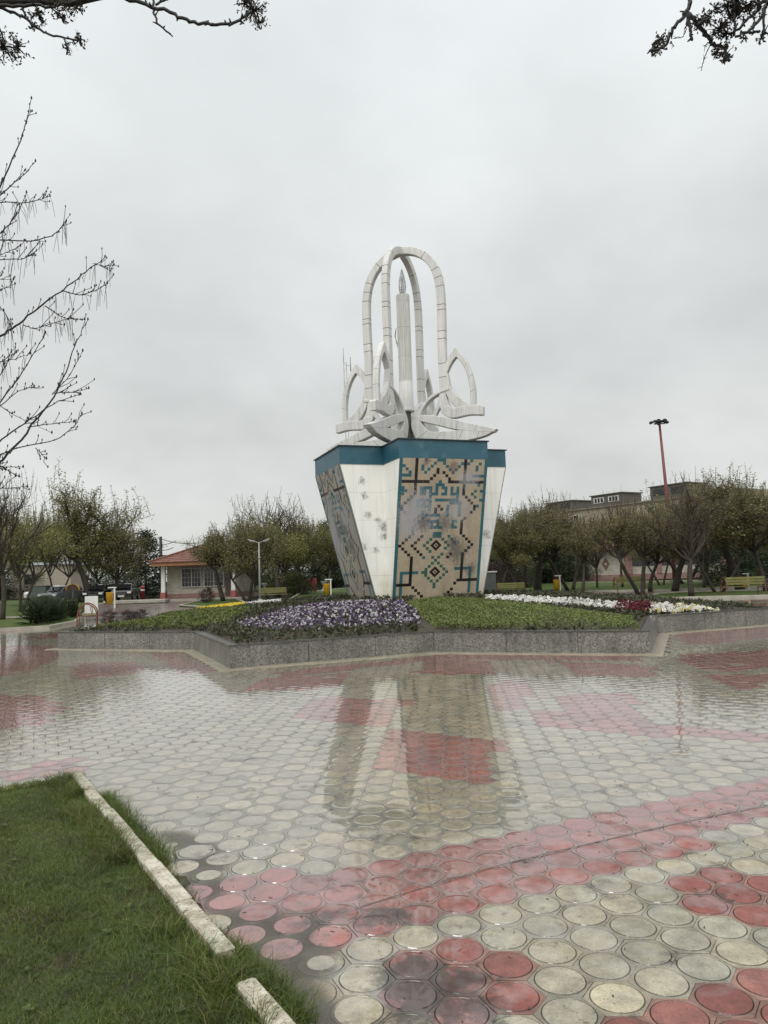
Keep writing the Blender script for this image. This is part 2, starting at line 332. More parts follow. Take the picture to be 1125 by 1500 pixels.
for mx, my, mr, ms in ((625, 1445, .34, .26), (560, 1350, .22, .20), (690, 1490, .25, .2), (520, 1330, .2, .12), (430, 1375, .45, .075), (290, 1270, .4, .07)):
    gd = n('ShaderNodeVectorMath', operation='DISTANCE'); n.link(tc, gd.inputs[0]); gd.inputs[1].default_value = tuple(G(mx, my, 0)); q_ = n.rng(gd.outputs['Value'], mr*.2, mr, ms, 0); mud = q_ if mud is None else n.math('MAXIMUM', mud, q_)
dirt = n.rng(n.math('ADD', n.noise(tc, 3.4, 7, .72), mud), .56, .68, 0, .8); c = n.mix(dirt, c, (.026, .023, .018))
film = n.rng(n.math('ADD', wt, n.rng(n.noise(tc, 7, 4), .3, .7, -.3, .3)), .25, .75, 0, 1)
c = n.scale(c, n.rng(film, 0, 1, 1.04, .98))
n.link(c, b.inputs['Base Color']); n.link(n.rng(film, 0, 1, .55, .20), b.inputs['Roughness'])
n.link(n.math('MULTIPLY', n.rng(film, 0, 1, .04, 1.0), n.rng(dirt, 0, .8, 1, .45)), b.inputs['Coat Weight']); b.inputs['Coat IOR'].default_value = 2.4
n.link(n.rng(n.noise(tc, 5, 3), .3, .7, .015, .06), b.inputs['Coat Roughness'])
bp = n('ShaderNodeBump'); bp.inputs['Strength'].default_value = .45; bp.inputs['Distance'].default_value = .004; n.link(n.noise(tc, 75, 6, .65), bp.inputs['Height']); n.link(bp.outputs[0], b.inputs['Normal'])
cb = n('ShaderNodeBump'); cb.inputs['Strength'].default_value = .03; cb.inputs['Distance'].default_value = .004; n.link(n.noise(tc, 16, 3, .5), cb.inputs['Height']); n.link(cb.outputs[0], b.inputs['Coat Normal'])
me = pv.mesh('paving', [m]); at = me.attributes.new('wet', 'FLOAT', 'FACE'); at.data.foreach_set('value', np.concatenate(pv.W).astype(np.float32))
po = bpy.data.objects.new('paving', me); COL.objects.link(po); tag(po, kind='structure')
# standing water: one flat sheet in the sunken corner by the kerb, the higher pavers stand out of it
m, n, b = newmat('standing_water'); nt = m.node_tree; nt.nodes.remove(b); out_ = nt.nodes['Material Output']
tr = n('ShaderNodeBsdfTransparent'); tr.inputs[0].default_value = (.80, .78, .73, 1); gl = n('ShaderNodeBsdfGlossy'); gl.inputs['Roughness'].default_value = .03
df = n('ShaderNodeBsdfDiffuse'); df.inputs[0].default_value = (.150, .140, .118, 1); m1 = n('ShaderNodeMixShader'); n.link(n.rng(n.noise(n('ShaderNodeTexCoord').outputs['Object'], 6, 5), .3, .7, .25, .75), m1.inputs[0]); n.link(tr.outputs[0], m1.inputs[1]); n.link(df.outputs[0], m1.inputs[2])
fr = n('ShaderNodeFresnel'); fr.inputs[0].default_value = 1.33; m2 = n('ShaderNodeMixShader'); n.link(fr.outputs[0], m2.inputs[0]); n.link(m1.outputs[0], m2.inputs[1]); n.link(gl.outputs[0], m2.inputs[2]); mk = n('ShaderNodeAttribute', attribute_name='murk').outputs['Fac']; t0 = n('ShaderNodeBsdfTransparent'); m3 = n('ShaderNodeMixShader'); n.link(mk, m3.inputs[0]); n.link(t0.outputs[0], m3.inputs[1]); n.link(m2.outputs[0], m3.inputs[2]); n.link(m3.outputs[0], out_.inputs[0])
wl = MB(); P = np.array([G(x, y, -.0036) for x, y in ((215, 1222), (262, 1212), (318, 1228), (352, 1262), (338, 1296), (352, 1322), (420, 1326), (482, 1342), (520, 1384), (492, 1424), (528, 1470), (560, 1560), (440, 1560), (372, 1440), (330, 1395), (285, 1325))]); P2_ = np.vstack([P, P[:1]])[:, :2]
for _ in range(3): P2_ = np.array([q for i in range(len(P2_)-1) for q in (P2_[i]*.75+P2_[i+1]*.25, P2_[i]*.25+P2_[i+1]*.75)]+[P2_[0]*.75+P2_[1]*.25])
P2_ = P2_[:-1]; x0_, y0_ = P2_.min(0)-.03; x1_, y1_ = P2_.max(0)+.03; hstep = .014
gx, gy = np.meshgrid(np.arange(x0_, x1_, hstep), np.arange(y0_, y1_, hstep)); gp = np.c_[gx.ravel(), gy.ravel()]
sg_ = P2_; sh_ = np.roll(P2_, -1, 0); e2 = sh_-sg_; tt = np.clip(((gp[:, None]-sg_[None])*e2[None]).sum(-1)/((e2**2).sum(-1)+1e-12)[None], 0, 1); dist_ = np.linalg.norm(gp[:, None]-(sg_[None]+tt[..., None]*e2[None]), axis=-1).min(1)
dist_ = np.where(inpoly(gp, P2_), dist_, -dist_)+.035*fnoise(gp[:, 0], gp[:, 1], 7, 1)+.02*fnoise(gp[:, 0], gp[:, 1], 19, 5)
murk = np.clip(dist_/.13, 0, 1); murk = murk*murk*(3-2*murk); ny_, nx_ = gx.shape; id_ = np.arange(ny_*nx_).reshape(ny_, nx_); qf = np.stack([id_[:-1, :-1], id_[:-1, 1:], id_[1:, 1:], id_[1:, :-1]], -1).reshape(-1, 4); qf = qf[(murk[qf] > 0).any(1) & ~inpoly(gp[qf].mean(1), lawn_poly)]
us_ = np.unique(qf); re_ = np.zeros(len(gp), int); re_[us_] = np.arange(len(us_)); wl.add(np.c_[gp[us_], np.full(len(us_), .0021)], re_[qf], 0, None, True)
me = wl.mesh('puddle_water', [m]); at = me.attributes.new('murk', 'FLOAT', 'POINT'); at.data.foreach_set('value', murk[us_].astype(np.float32)); wo = bpy.data.objects.new('puddle_water', me); COL.objects.link(wo); tag(wo, kind='structure')
# a straight joint where two fields of paving meet
jp = [G(x, y, .0056) for x, y in ((1135, 1177), (1000, 1204), (900, 1227), (800, 1250), (720, 1270), (620, 1300), (520, 1330))]
jm = MB(); A = np.array(jp); w_ = np.array([.3, .95, 0])*.005
jm.add(np.vstack([A-w_, A+w_]), np.array([[i, i+1, len(A)+i+1, len(A)+i] for i in range(len(A)-1)])).build('paving_joint', m_bed, kind='structure')
# pale stone strip round the planter foot
so_, si_ = star(.30), star(-.05); k = len(so_)
m_strip = mat('pale_stone_strip', (.34, .30, .22), .35, var=.3, vs=3, bump=.15, coat=.5)
MB().add(np.vstack([np.c_[so_, np.full(k, -.02)], np.c_[so_, np.full(k, .012)], np.c_[si_, np.full(k, .012)]]),
         np.array([[i, (i+1) % k, k+(i+1) % k, k+i] for i in range(k)]+[[k+i, k+(i+1) % k, 2*k+(i+1) % k, 2*k+i] for i in range(k)])).build('stone_strip', m_strip, kind='structure')
# ------------------------------------------------------------------ planter wall
m, n, b = newmat('speckled_granite'); tc = n('ShaderNodeTexCoord').outputs['Object']
g1 = n.rng(n.noise(tc, 34, 3, .7), .38, .62, 0, 1); c = n.mix(g1, (.075, .072, .062), (.255, .245, .215)); c = n.scale(c, n.rng(n.noise(tc, 1.2, 5, .65), .3, .7, .62, 1.25))
mp = n('ShaderNodeMapping'); mp.inputs['Scale'].default_value = (4, 4, .5); n.link(tc, mp.inputs[0]); c = n.scale(c, n.rng(n.noise(mp.outputs[0], 2, 5, .6), .45, .7, 1, .66))
n.link(c, b.inputs['Base Color']); b.inputs['Roughness'].default_value = .38; m_gran = m
m_gdark = mat('dark_wet_coping', (.06, .058, .05), .25, var=.4, vs=4, coat=.4)
core = MB(); s0, s1 = star(-.03), star(-.2)
core.add(np.vstack([np.c_[s0, np.full(k, -.02)], np.c_[s0, np.full(k, .395)], np.c_[s1, np.full(k, .395)], np.c_[s1, np.full(k, 0)]]), np.array([[q*k+i, q*k+(i+1) % k, (q+1)*k+(i+1) % k, (q+1)*k+i] for q in range(3) for i in range(k)]))
wall = core.build('planter_wall', m_gdark, label='low grey granite wall round the star shaped flower mound', cat='planter wall')
sl_ = MB(); S = star(0)
for i in range(k):
    a, q = S[i], S[(i+1) % k]; d_ = (q-a)/np.linalg.norm(q-a); nrm = np.array([d_[1], -d_[0]]); L = np.linalg.norm(q-a); cuts = [0, L*.36, L*.69, L]
    for u0, u1 in zip(cuts[:-1], cuts[1:]):
        p0, p1 = a+d_*(u0+.004), a+d_*(u1-.004); i0, i1 = p0-nrm*.028, p1-nrm*.028
        v = np.array([[*p0, .004], [*p1, .004], [*p1, .398], [*p0, .398], [*i0, .004], [*i1, .004], [*i1, .398], [*i0, .398]])
        sl_.add(v, np.array([[0, 1, 2, 3], [3, 2, 6, 7], [0, 3, 7, 4], [1, 5, 6, 2]]))
sl_.build('granite_slabs', m_gran, wall)
cp = MB(); c0, c1_ = star(.022), star(-.21)
cp.add(np.vstack([np.c_[c0, np.full(k, .400)], np.c_[c0, np.full(k, .422)], np.c_[c1_, np.full(k, .422)], np.c_[c1_, np.full(k, .400)]]), np.array([[q*k+i, q*k+(i+1) % k, ((q+1) % 4)*k+(i+1) % k, ((q+1) % 4)*k+i] for q in range(4) for i in range(k)])).build('coping', m_gdark, wall)
# ------------------------------------------------------------------ mound and planting
def srad(th):                                # star radius along a direction
    a = (np.degrees(th)-SA+160) % 45; a = np.minimum(a, 45-a); A_, B_ = np.array([SR, 0]), SR*SQ*np.array([math.cos(R_(22.5)), math.sin(R_(22.5))])
    d_ = B_-A_; t = R_(a) if np.isscalar(a) else np.radians(a)
    return (A_[0]*d_[1]-A_[1]*d_[0])/(np.cos(t)*d_[1]-np.sin(t)*d_[0])
def mz(x, y):
    dx, dy = x-SC[0], y-SC[1]; r = np.hypot(dx, dy); s = np.clip(r/srad(np.arctan2(dy, dx)), 0, 1)
    return .35+.56*(1-s**1.7)+.02*fnoise(x, y, 2.5, 2)
th = np.linspace(0, 2*math.pi, 192, endpoint=False); rr = np.linspace(0.02, .985, 26)
TH, RR = np.meshgrid(th, rr); sr = srad(TH)-.12; X = SC[0]+RR*sr*np.cos(TH); Y = SC[1]+RR*sr*np.sin(TH); Z = mz(X, Y); nt_ = len(th)
m_soil = mat('wet_soil', (.045, .034, .022), .8, var=.5, vs=3, bump=.8, bs=18, col2=(.038, .046, .018), c2s=1.3)
MB().add(np.c_[X.ravel(), Y.ravel(), Z.ravel()], np.array([[i*nt_+j, i*nt_+(j+1) % nt_, (i+1)*nt_+(j+1) % nt_, (i+1)*nt_+j] for i in range(len(rr)-1) for j in range(nt_)]), 0, None, True).build('flower_mound', m_soil, kind='structure')
beds = dict(purple=[(362, 924), (345, 916), (420, 894), (470, 885), (560, 881), (592, 883), (612, 900), (616, 916), (520, 922), (430, 926)],
            green=[(590, 884), (640, 876), (720, 880), (800, 889), (925, 906), (936, 921), (640, 922), (618, 906)],
            white=[(712, 876), (800, 879), (930, 888), (914, 898), (800, 887), (712, 881)], red=[(908, 885), (958, 889), (950, 902), (900, 898)],
            white2=[(952, 887), (1010, 890), (1062, 897), (1050, 905), (945, 900)], yellow=[(268, 891), (345, 885), (360, 884), (360, 889), (345, 892), (270, 896)],
            white3=[(360, 884), (410, 880.5), (413, 885), (360, 889)], left=[(88, 922), (140, 919), (205, 908), (272, 893), (372, 893), (330, 916), (285, 922)])
def scatter(nn):
    a = rng.uniform(0, 2*math.pi, nn); r = np.sqrt(rng.uniform(0, 1, nn))*(srad(a)-.3); x = SC[0]+r*np.cos(a); y = SC[1]+r*np.sin(a)
    return np.c_[x, y, mz(x, y)]
P = scatter(130000); pp = proj(P); vis = (P[:, 1] < 24)
sel = {q: inpoly(pp, poly) for q, poly in beds.items()}
m_leaf = mat('ground_cover_leaf', attr=True, rough=.55, var=.35, vs=2.5, trans=.25)
m_petal = mat('petal', attr=True, rough=.6, var=.1, vs=5, trans=.2)
def cover(name, p, hgt, size, cols, lab=None, mt=m_leaf, up=.2, jit=.15):
    if not len(p): return
    q = p.copy(); q[:, 2] += rng.uniform(.15, 1, len(q))*hgt; cc = np.array(cols)[rng.integers(0, len(cols), len(q))]*rng.uniform(1-jit, 1+jit, (len(q), 1))
    return MB().leaves(q, size, 0, cc, up).build(name, mt, kind='stuff', label=lab, cat=name.replace('_', ' '))
green_c = [(.125, .165, .036), (.165, .20, .048), (.10, .135, .032), (.20, .215, .075)]
dark_c = [(.040, .050, .022), (.055, .058, .030), (.065, .050, .034)]
cover('ground_cover', np.vstack([P[sel['green']], P[sel['green']]+np.array([.03, .02, 0])]), .07, .026, green_c, 'bright green leafy ground cover in front of the mosaic')
cover('grass_cover', P[sel['left']][::1], .11, .045, [(.11, .145, .028), (.13, .165, .034), (.085, .115, .026), (.12, .115, .045)], 'green grassy ground cover at the left tip of the mound', up=1.2)
inbed = np.zeros(len(P), bool)
for q in sel: inbed |= sel[q]
dens = fnoise(P[:, 0], P[:, 1], 1.4, 4) > -.25
cover('low_shrubs', P[~inbed & dens][::2], .13, .05, dark_c+[(.06, .07, .022)], 'dark sparse low plants over bare soil between the flower beds')
def flowers(name, p, cols, nn, lab, leafc=dark_c, size=.024, h=.10):
    q = p[:nn].copy(); 
    if not len(q): return
    mb = MB(); l = p.copy(); l[:, 2] += rng.uniform(0, .07, len(l)); mb.leaves(l, .04, 0, np.array(leafc)[rng.integers(0, len(leafc), len(l))], .3)
    q[:, 2] += h*rng.uniform(.55, 1.1, len(q)); c_ = np.array(cols)[rng.integers(0, len(cols), len(q))]*rng.uniform(.8, 1.1, (len(q), 1))
    a = rng.normal(size=(len(q), 3)); a[:, 1] *= .4; a /= np.linalg.norm(a, axis=1)[:, None]; up = np.array([0, -.75, .6])+rng.normal(0, .35, (len(q), 3)); bb = np.cross(up, a); bb /= np.linalg.norm(bb, axis=1)[:, None]
    mb.quads(q, a*size, bb*size, 1, c_); mb.quads(q+up*.006, a*size*.35, bb*size*.35, 1, c_*np.array([.5, .4, .3]))
    return mb.build(name, [m_leaf, m_petal], kind='stuff', label=lab, cat='flowers')
pur = [(.50, .48, .49), (.58, .565, .56), (.07, .035, .13), (.05, .026, .10), (.045, .02, .08), (.46, .42, .52), (.16, .13, .20), (.09, .04, .10)]
flowers('pansies', P[sel['purple']], pur, int(sel['purple'].sum()*.27), 'purple and white pansies in the bed facing the plaza', h=.07)
wh = [(.72, .72, .68), (.62, .62, .58), (.75, .74, .70)]
for q in ('white', 'white2', 'white3'):
    pts = P[sel[q]]
    flowers('white_flowers', pts, wh+([(.62, .55, .2)] if q == 'white2' else []), int(len(pts)*{'white': .17, 'white2': .24, 'white3': .8}[q]), {'white': 'row of white flowers right of the mosaic pedestal', 'white2': 'white flowers at the right tip beyond the dark red patch', 'white3': 'white stretch of flowers ending the yellow row'}[q], size=.034)
flowers('yellow_flowers', np.vstack([P[sel['yellow']]]*2), [(.68, .50, .03), (.72, .60, .08), (.60, .42, .02)], 99999, 'row of yellow flowers along the left ridge of the mound', size=.04)
cover('red_leaved_plants', np.vstack([P[sel['red']]]*3), .14, .04, [(.10, .012, .018), (.15, .02, .025), (.06, .012, .014)], 'patch of dark red leafy plants between white flowers', up=.3)
# ------------------------------------------------------------------ near lawn, kerbs, grass
m_turf = mat('turf', (.050, .070, .016), .9, var=.5, vs=9, bump=1.0, bs=60, col2=(.040, .034, .018), c2s=4)
MB().prism(lawn_poly[::-1] if np.cross(lawn_poly[1]-lawn_poly[0], lawn_poly[2]-lawn_poly[1]) < 0 else lawn_poly, -.03, .035).build('near_lawn', m_turf, kind='structure')
m, n, b = newmat('weathered_white_kerb'); tc = n('ShaderNodeTexCoord').outputs['Object']
c = n.mix(n.rng(n.noise(tc, 9, 7, .7), .42, .60, 0, 1), (.60, .56, .45), (.34, .30, .21)); c = n.mix(n.rng(n.noise(tc, 28, 5, .7), .56, .64, 0, .85), c, (.07, .06, .045))
c = n.scale(c, n.rng(n.noise(tc, 70, 3), .3, .7, .85, 1.12)); n.link(c, b.inputs['Base Color']); b.inputs['Roughness'].default_value = .5
bp = n('ShaderNodeBump'); bp.inputs['Strength'].default_value = .6; bp.inputs['Distance'].default_value = .006; n.link(n.noise(tc, 45, 6, .65), bp.inputs['Height']); n.link(bp.outputs[0], b.inputs['Normal']); m_kerb = m
def kerb(p0, p1, w, h, name='kerb'):
    mb = MB(); d_ = p1-p0; L = np.linalg.norm(d_); d_ = d_/L; n_ = np.array([-d_[1], d_[0]]); nb = max(1, round(L/.62)); 
    for i in range(nb):
        s = .004; cpt = p0+d_*(L*(i+.5)/nb)+n_*rng.normal(0, .003); mb.bbox((*cpt, h/2-.03+rng.normal(0, .0015)), (L/nb-s*2, w, h+.06), .008, 0, math.atan2(d_[1], d_[0])+rng.normal(0, .006))
    return mb.build(name, m_kerb, kind='structure')
kw = .082; nrm_k = np.array([dk[1], -dk[0]]); nrm_k = nrm_k if nrm_k@np.array([-1, -1]) > 0 else -nrm_k   # towards the lawn
kerb(K0+nrm_k*kw/2, K1+nrm_k*kw/2, kw, .075); kerb(K2+nrm_k*kw/2, KB+nrm_k*kw/2, kw, .07)
nl = np.array([dl[1], -dl[0]]); nl = nl if nl@np.array([0, -1.]) > 0 else -nl
kerb(K0+dl*.05+nl*.03, KL2+nl*.03, .06, .045)
m_blade = mat('grass_blade', attr=True, rough=.5, var=.35, vs=3, trans=.35)
gcols = np.array([(.085, .120, .020), (.110, .145, .026), (.060, .095, .016), (.150, .160, .045), (.18, .155, .075)])
def blades(p, hgt, wid, lean=.35, pr=(.34, .3, .24, .09, .03)):
    nn = len(p); h_ = hgt*rng.uniform(.5, 1.25, nn); a = rng.uniform(0, 6.283, nn); d_ = np.c_[np.cos(a), np.sin(a)]; l = rng.normal(0, lean, (nn, 2))
    w_ = wid*rng.uniform(.6, 1.3, nn); z0 = np.zeros(nn)
    B0 = np.c_[p[:, :2]-d_*w_[:, None], p[:, 2]]; B1 = np.c_[p[:, :2]+d_*w_[:, None], p[:, 2]]
    md = np.c_[p[:, :2]+l*h_[:, None]*.4, p[:, 2]+h_*.6]; M0 = md-np.c_[d_*w_[:, None]*.7, z0]; M1 = md+np.c_[d_*w_[:, None]*.7, z0]
    tp = np.c_[p[:, :2]+l*h_[:, None]*1.25, p[:, 2]+h_*.95]
    v = np.stack([B0, B1, M1, M0, tp], 1).reshape(-1, 3); o = (np.arange(nn)*5)[:, None]
    c_ = gcols[rng.choice(5, nn, p=pr)]*rng.uniform(.8, 1.4, (nn, 1)); k_ = np.clip(.5*fnoise(p[:, 0], p[:, 1], 2.2, 8)+.15, 0, .6)[:, None]; c_ = c_*(1-k_)+c_*np.array([1.25, .98, .9])*k_; c_ *= (1+.22*fnoise(p[:, 0], p[:, 1], 4.0, 4))[:, None]
    return v, np.array([[0, 1, 2, 3]])+o, np.array([[3, 2, 4]])+o, c_
def add_blades(mb, *a, **k_):
    v, q, t, c_ = blades(*a, **k_); b0 = mb.n; mb.V.append(v); mb.F.append((q+b0, 0, c_, False)); mb.F.append((t+b0, 0, c_, False)); mb.n += len(v)
gm = MB(); nn = 330000
q = np.c_[rng.uniform(-4.6, .2, nn), 2.0+4.4*rng.random(nn)**1.35]; q = q[inpoly(q, lawn_poly)]
pq = proj(np.c_[q, np.zeros(len(q))]); q = q[(pq[:, 0] > -260) & (pq[:, 1] < 1720)]
fz = fnoise(q[:, 0], q[:, 1], 3.5, 6); q = q[rng.random(len(q)) < .78+.25*fz]; fz = fnoise(q[:, 0], q[:, 1], 3.0, 2)
dist = np.abs((q-K0)@nrm_k)
add_blades(gm, np.c_[q, np.full(len(q), .033)], .026+.012*fz+.03*np.exp(-dist/.10), .0018, lean=.55)
edge = K0+np.outer(rng.random(9000)**.9, K3+dk*.4-K0); edge = edge+nrm_k*(kw+np.abs(rng.normal(0, .10, (9000, 1)))); w1 = fnoise(edge[:, 0], edge[:, 1], 5, 7) > -.1; edge = edge[w1]
add_blades(gm, np.c_[edge, np.full(len(edge), .035)], .085, .0019, lean=.75, pr=(.30, .30, .16, .16, .08))
wq = np.vstack([q[rng.integers(0, len(q), 46)], (edge[rng.integers(0, len(edge), 16)])])          # broad-leaved weeds and clover in the turf
for c_ in wq:
    nl2 = rng.integers(5, 10)
    for k_ in range(nl2):
        a_ = rng.uniform(0, 6.28); L_ = rng.uniform(.012, .034); d3 = np.array([math.cos(a_), math.sin(a_), .45]); s3 = np.array([-math.sin(a_), math.cos(a_), 0])*L_*.30; o_ = np.array([*c_, .05])
        gm.add([o_, o_+d3*L_*.55+s3, o_+d3*L_*np.array([1, 1, .7]), o_+d3*L_*.55-s3], np.array([[0, 1, 2, 3]]), 0, np.array([.085, .12, .03])*rng.uniform(.7, 1.3))
gm.build('lawn_grass', m_blade, kind='stuff', label='short dense wet grass of the lawn behind the white kerb', cat='grass')
tg = MB()                                     # tufts growing between kerb and pavers
def tuft(a, b_, nn, h_, sp=.03):
    t = rng.random(nn)[:, None]; p = K0+(a+(b_-a)*t)*(K3-K0)-nrm_k*np.abs(rng.normal(.012, sp, (nn, 1))); add_blades(tg, np.c_[p, np.full(nn, -.005)], h_, .0018, lean=.6, pr=(.40, .22, .34, .03, .01))
def kt(px, py): 
    g = G(px, py, .0)[:2]; return float((g-K0)@(K3-K0)/((K3-K0)@(K3-K0)))
tuft(kt(165, 1170), kt(245, 1270), 2600, .10, .045); tuft(kt(245, 1270), kt(300, 1320), 300, .05); tuft(kt(345, 1390), kt(385, 1425), 420, .07, .03); tuft(kt(390, 1425), kt(470, 1500), 1500, .08, .03); tuft(kt(335, 1360), kt(352, 1395), 120, .05)
tl = K0+np.outer(rng.random(2600)*.2, dl*9)+nl*rng.normal(.06, .035, (2600, 1)); add_blades(tg, np.c_[tl, np.full(len(tl), .03)], .06, .002, lean=.6)
tg.build('grass_tufts', m_blade, kind='stuff', label='tufts of taller grass growing outside the white kerb', cat='grass')
# fallen catkins and scraps on the wet paving
lm_ = MB(); nn = 520; q = np.c_[rng.uniform(-2, 3.2, nn), 2.4+7*rng.random(nn)**1.6]; q = q[~inpoly(q, lawn_poly)]; nn = len(q)
a = rng.uniform(0, 6.28, nn); ln = rng.uniform(.003, .012, nn); d_ = np.c_[np.cos(a), np.sin(a), np.zeros(nn)]; e_ = np.c_[-np.sin(a), np.cos(a), np.full(nn, .6)]
lm_.quads(np.c_[q, np.full(nn, .0065)], d_*ln[:, None], e_*.0022, 0, np.array([(.02, .015, .01), (.05, .035, .02), (.03, .03, .015)])[rng.integers(0, 3, nn)])
lm_.build('leaf_litter', mat('litter', attr=True, rough=.6), kind='stuff', label='dark scraps and fallen catkins scattered on the wet paving', cat='litter')
# ------------------------------------------------------------------ monument
MC = np.array([.797, 22.0]); MR = R_(20.06); w = 1.294; ZB, ZT = 4.60, 5.09
def arm(z): return 1.258-.252*max(0.0, ZB-z)
mon = empty('candle_monument', (*MC, 0), MR, 'tall white candle monument with looping arches on a flaring tiled pedestal', 'monument')
def to_loc(p):
    d_ = np.asarray(p[:2])-MC; c_, s_ = math.cos(MR), math.sin(MR); return np.array([d_[0]*c_+d_[1]*s_, -d_[0]*s_+d_[1]*c_, p[2]])
def cross(a, gr=0.0):
    o = w+gr; e_ = w+a+gr
    return np.array([(-o, -e_), (o, -e_), (o, -o), (e_, -o), (e_, o), (o, o), (o, e_), (-o, e_), (-o, o), (-e_, o), (-e_, -o), (-o, -o)])
# white stucco with smoke-like dark spots and yellow dirt at the foot
spots_px = [((505, 345), .10), ((525, 475), .10), ((555, 655), .10), ((650, 700), .11), ((705, 760), .15), ((708, 855), .12), ((625, 965), .10), ((525, 940), .08), ((762, 640), .06)]
sp = []
def plane_hit(px, py, loc_y):
    d_ = ray(px, py); o = to_loc((0, 0, EYE)); d2 = to_loc((MC[0]+d_[0], MC[1]+d_[1], 0)); d2[2] = d_[2]; t = (loc_y-o[1])/d2[1]; return o+d2*t
for (x, y), r in spots_px: sp.append((plane_hit(x/6.25+450, y/6.25+650, -w), r))
sp.append((plane_hit(713, 783, -w), .13))
m, n, b = newmat('white_stucco'); tc = n('ShaderNodeTexCoord').outputs['Object']
nz = n('ShaderNodeTexNoise'); nz.inputs['Scale'].default_value = 9; nz.inputs['Detail'].default_value = 6; n.link(tc, nz.inputs['Vector'])
wv = n('ShaderNodeVectorMath', operation='ADD'); n.link(tc, wv.inputs[0]); ws = n('ShaderNodeVectorMath', operation='SCALE'); ws.inputs['Scale'].default_value = .26; n.link(nz.outputs['Color'], ws.inputs[0]); n.link(ws.outputs[0], wv.inputs[1])
acc = None
for p, r in sp:
    dn = n('ShaderNodeVectorMath', operation='DISTANCE'); n.link(wv.outputs[0], dn.inputs[0]); dn.inputs[1].default_value = tuple(p+.13)
    v = n.rng(dn.outputs['Value'], r*1.25, r*.35, 0, 1); acc = v if acc is None else n.math('MAXIMUM', acc, v)
acc = n.math('MULTIPLY', acc, n.rng(n.noise(tc, 17, 6, .75), .38, .60, .05, .95))
sx = n('ShaderNodeSeparateXYZ'); n.link(tc, sx.inputs[0])
c = n.mix(n.rng(n.noise(tc, 1.1, 5, .6), .45, .75, 0, .5), (.84, .83, .775), (.75, .735, .665))
foot = n.math('MULTIPLY', n.rng(sx.outputs[2], 1.75, .75, 0, 1), n.rng(n.noise(tc, 2.2, 5, .6), .35, .6, 0.1, .9)); c = n.mix(foot, c, (.52, .44, .27))
mp = n('ShaderNodeMapping'); mp.inputs['Scale'].default_value = (3, 3, .25); n.link(tc, mp.inputs[0]); c = n.scale(c, n.rng(n.noise(mp.outputs[0], 2.4, 5, .6), .48, .72, 1, .86))
ln_ = n.math('LESS_THAN', n.math('FRACT', n.math('MULTIPLY', sx.outputs[2], 1.31)), .014); ln2 = n.math('LESS_THAN', n.math('FRACT', n.math('ADD', n.math('MULTIPLY', n.math('ADD', sx.outputs[0], sx.outputs[1]), .95), .31)), .010)
c = n.scale(c, n.rng(n.math('MAXIMUM', ln_, ln2), 0, 1, 1, .74)); c = n.mix(acc, c, (.065, .065, .068))
n.link(c, b.inputs['Base Color']); b.inputs['Roughness'].default_value = .55
bp = n('ShaderNodeBump'); bp.inputs['Strength'].default_value = .25; bp.inputs['Distance'].default_value = .01; n.link(n.noise(tc, 22, 5), bp.inputs['Height']); n.link(bp.outputs[0], b.inputs['Normal']); m_stucco = m
pb = MB(); lv = [.35, ZB, ZT-.01]; rings = [np.c_[cross(arm(z)), np.full(12, z)] for z in lv]
pb.add(np.vstack(rings), np.array([[q*12+i, q*12+(i+1) % 12, (q+1)*12+(i+1) % 12, (q+1)*12+i] for q in range(2) for i in range(12)]))
pb.F.append((np.array([list(range(24, 36))]), 0, None, False)); ped = pb.build('pedestal', m_stucco, mon)
m_band = mat('teal_paint', (.020, .090, .125), .42, var=.18, vs=3, col2=(.075, .155, .185), c2=(.56, .74), c2s=1.8, bump=.15, bs=9)
bb_ = MB(); o1, o0 = cross(arm(ZB), .012), cross(arm(ZB), -.05)
bb_.add(np.vstack([np.c_[o0, np.full(12, ZB)], np.c_[o1, np.full(12, ZB)], np.c_[o1, np.full(12, ZT)], np.c_[o0, np.full(12, ZT)]]), np.array([[q*12+i, q*12+(i+1) % 12, (q+1)*12+(i+1) % 12, (q+1)*12+i] for q in range(3) for i in range(12)]))
bb_.build('band', m_band, ped)
MB().prism(cross(arm(ZB), .05), ZT+.001, ZT+.032, bottom=True).build('cap', mat('dark_metal_flashing', (.035, .045, .05), .4, metal=.6), ped)
# mosaic panels
# the tile pattern: squares and bars of coloured tile, read off the panel and squared up to 29 x 46 tiles
_A, _b = [], []
for (x, y), (u_, v_) in zip([(148, 160), (940, 180), (835, 1412), (90, 1420)], [(0, 0), (1, 0), (1, 1), (0, 1)]):
    _A += [[x, y, 1, 0, 0, 0, -u_*x, -u_*y], [0, 0, 0, x, y, 1, -v_*x, -v_*y]]; _b += [u_, v_]
_hm = np.append(np.linalg.solve(np.array(_A, float), _b), 1).reshape(3, 3); grid = {}; NC, NR = 29, 46
def cell(x, y):
    q = _hm@np.array([x, y, 1.0]); return int(np.floor(q[0]/q[2]*NC)), int(np.floor(q[1]/q[2]*NR))
def sq(l,c):
    for p in l: grid[cell(*p)]=c
def bar(x0,y0,x1,y1,c):
    # use centre line
    if x1-x0>y1-y0:
        ym=(y0+y1)/2; a=cell(x0+10,ym); 
        e=cell(x1-10,ym); r=cell((x0+x1)/2,ym)[1]
        for i in range(min(a[0],e[0]),max(a[0],e[0])+1): grid[(i,r)]=c
    else:
        xm=(x0+x1)/2; a=cell(xm,y0+10); e=cell(xm,y1-10); k=cell(xm,(y0+y1)/2)[0]
        for j in range(a[1],e[1]+1): grid[(k,j)]=c
tile_black, tile_teal, tile_green = 'K', 'T', 'G'
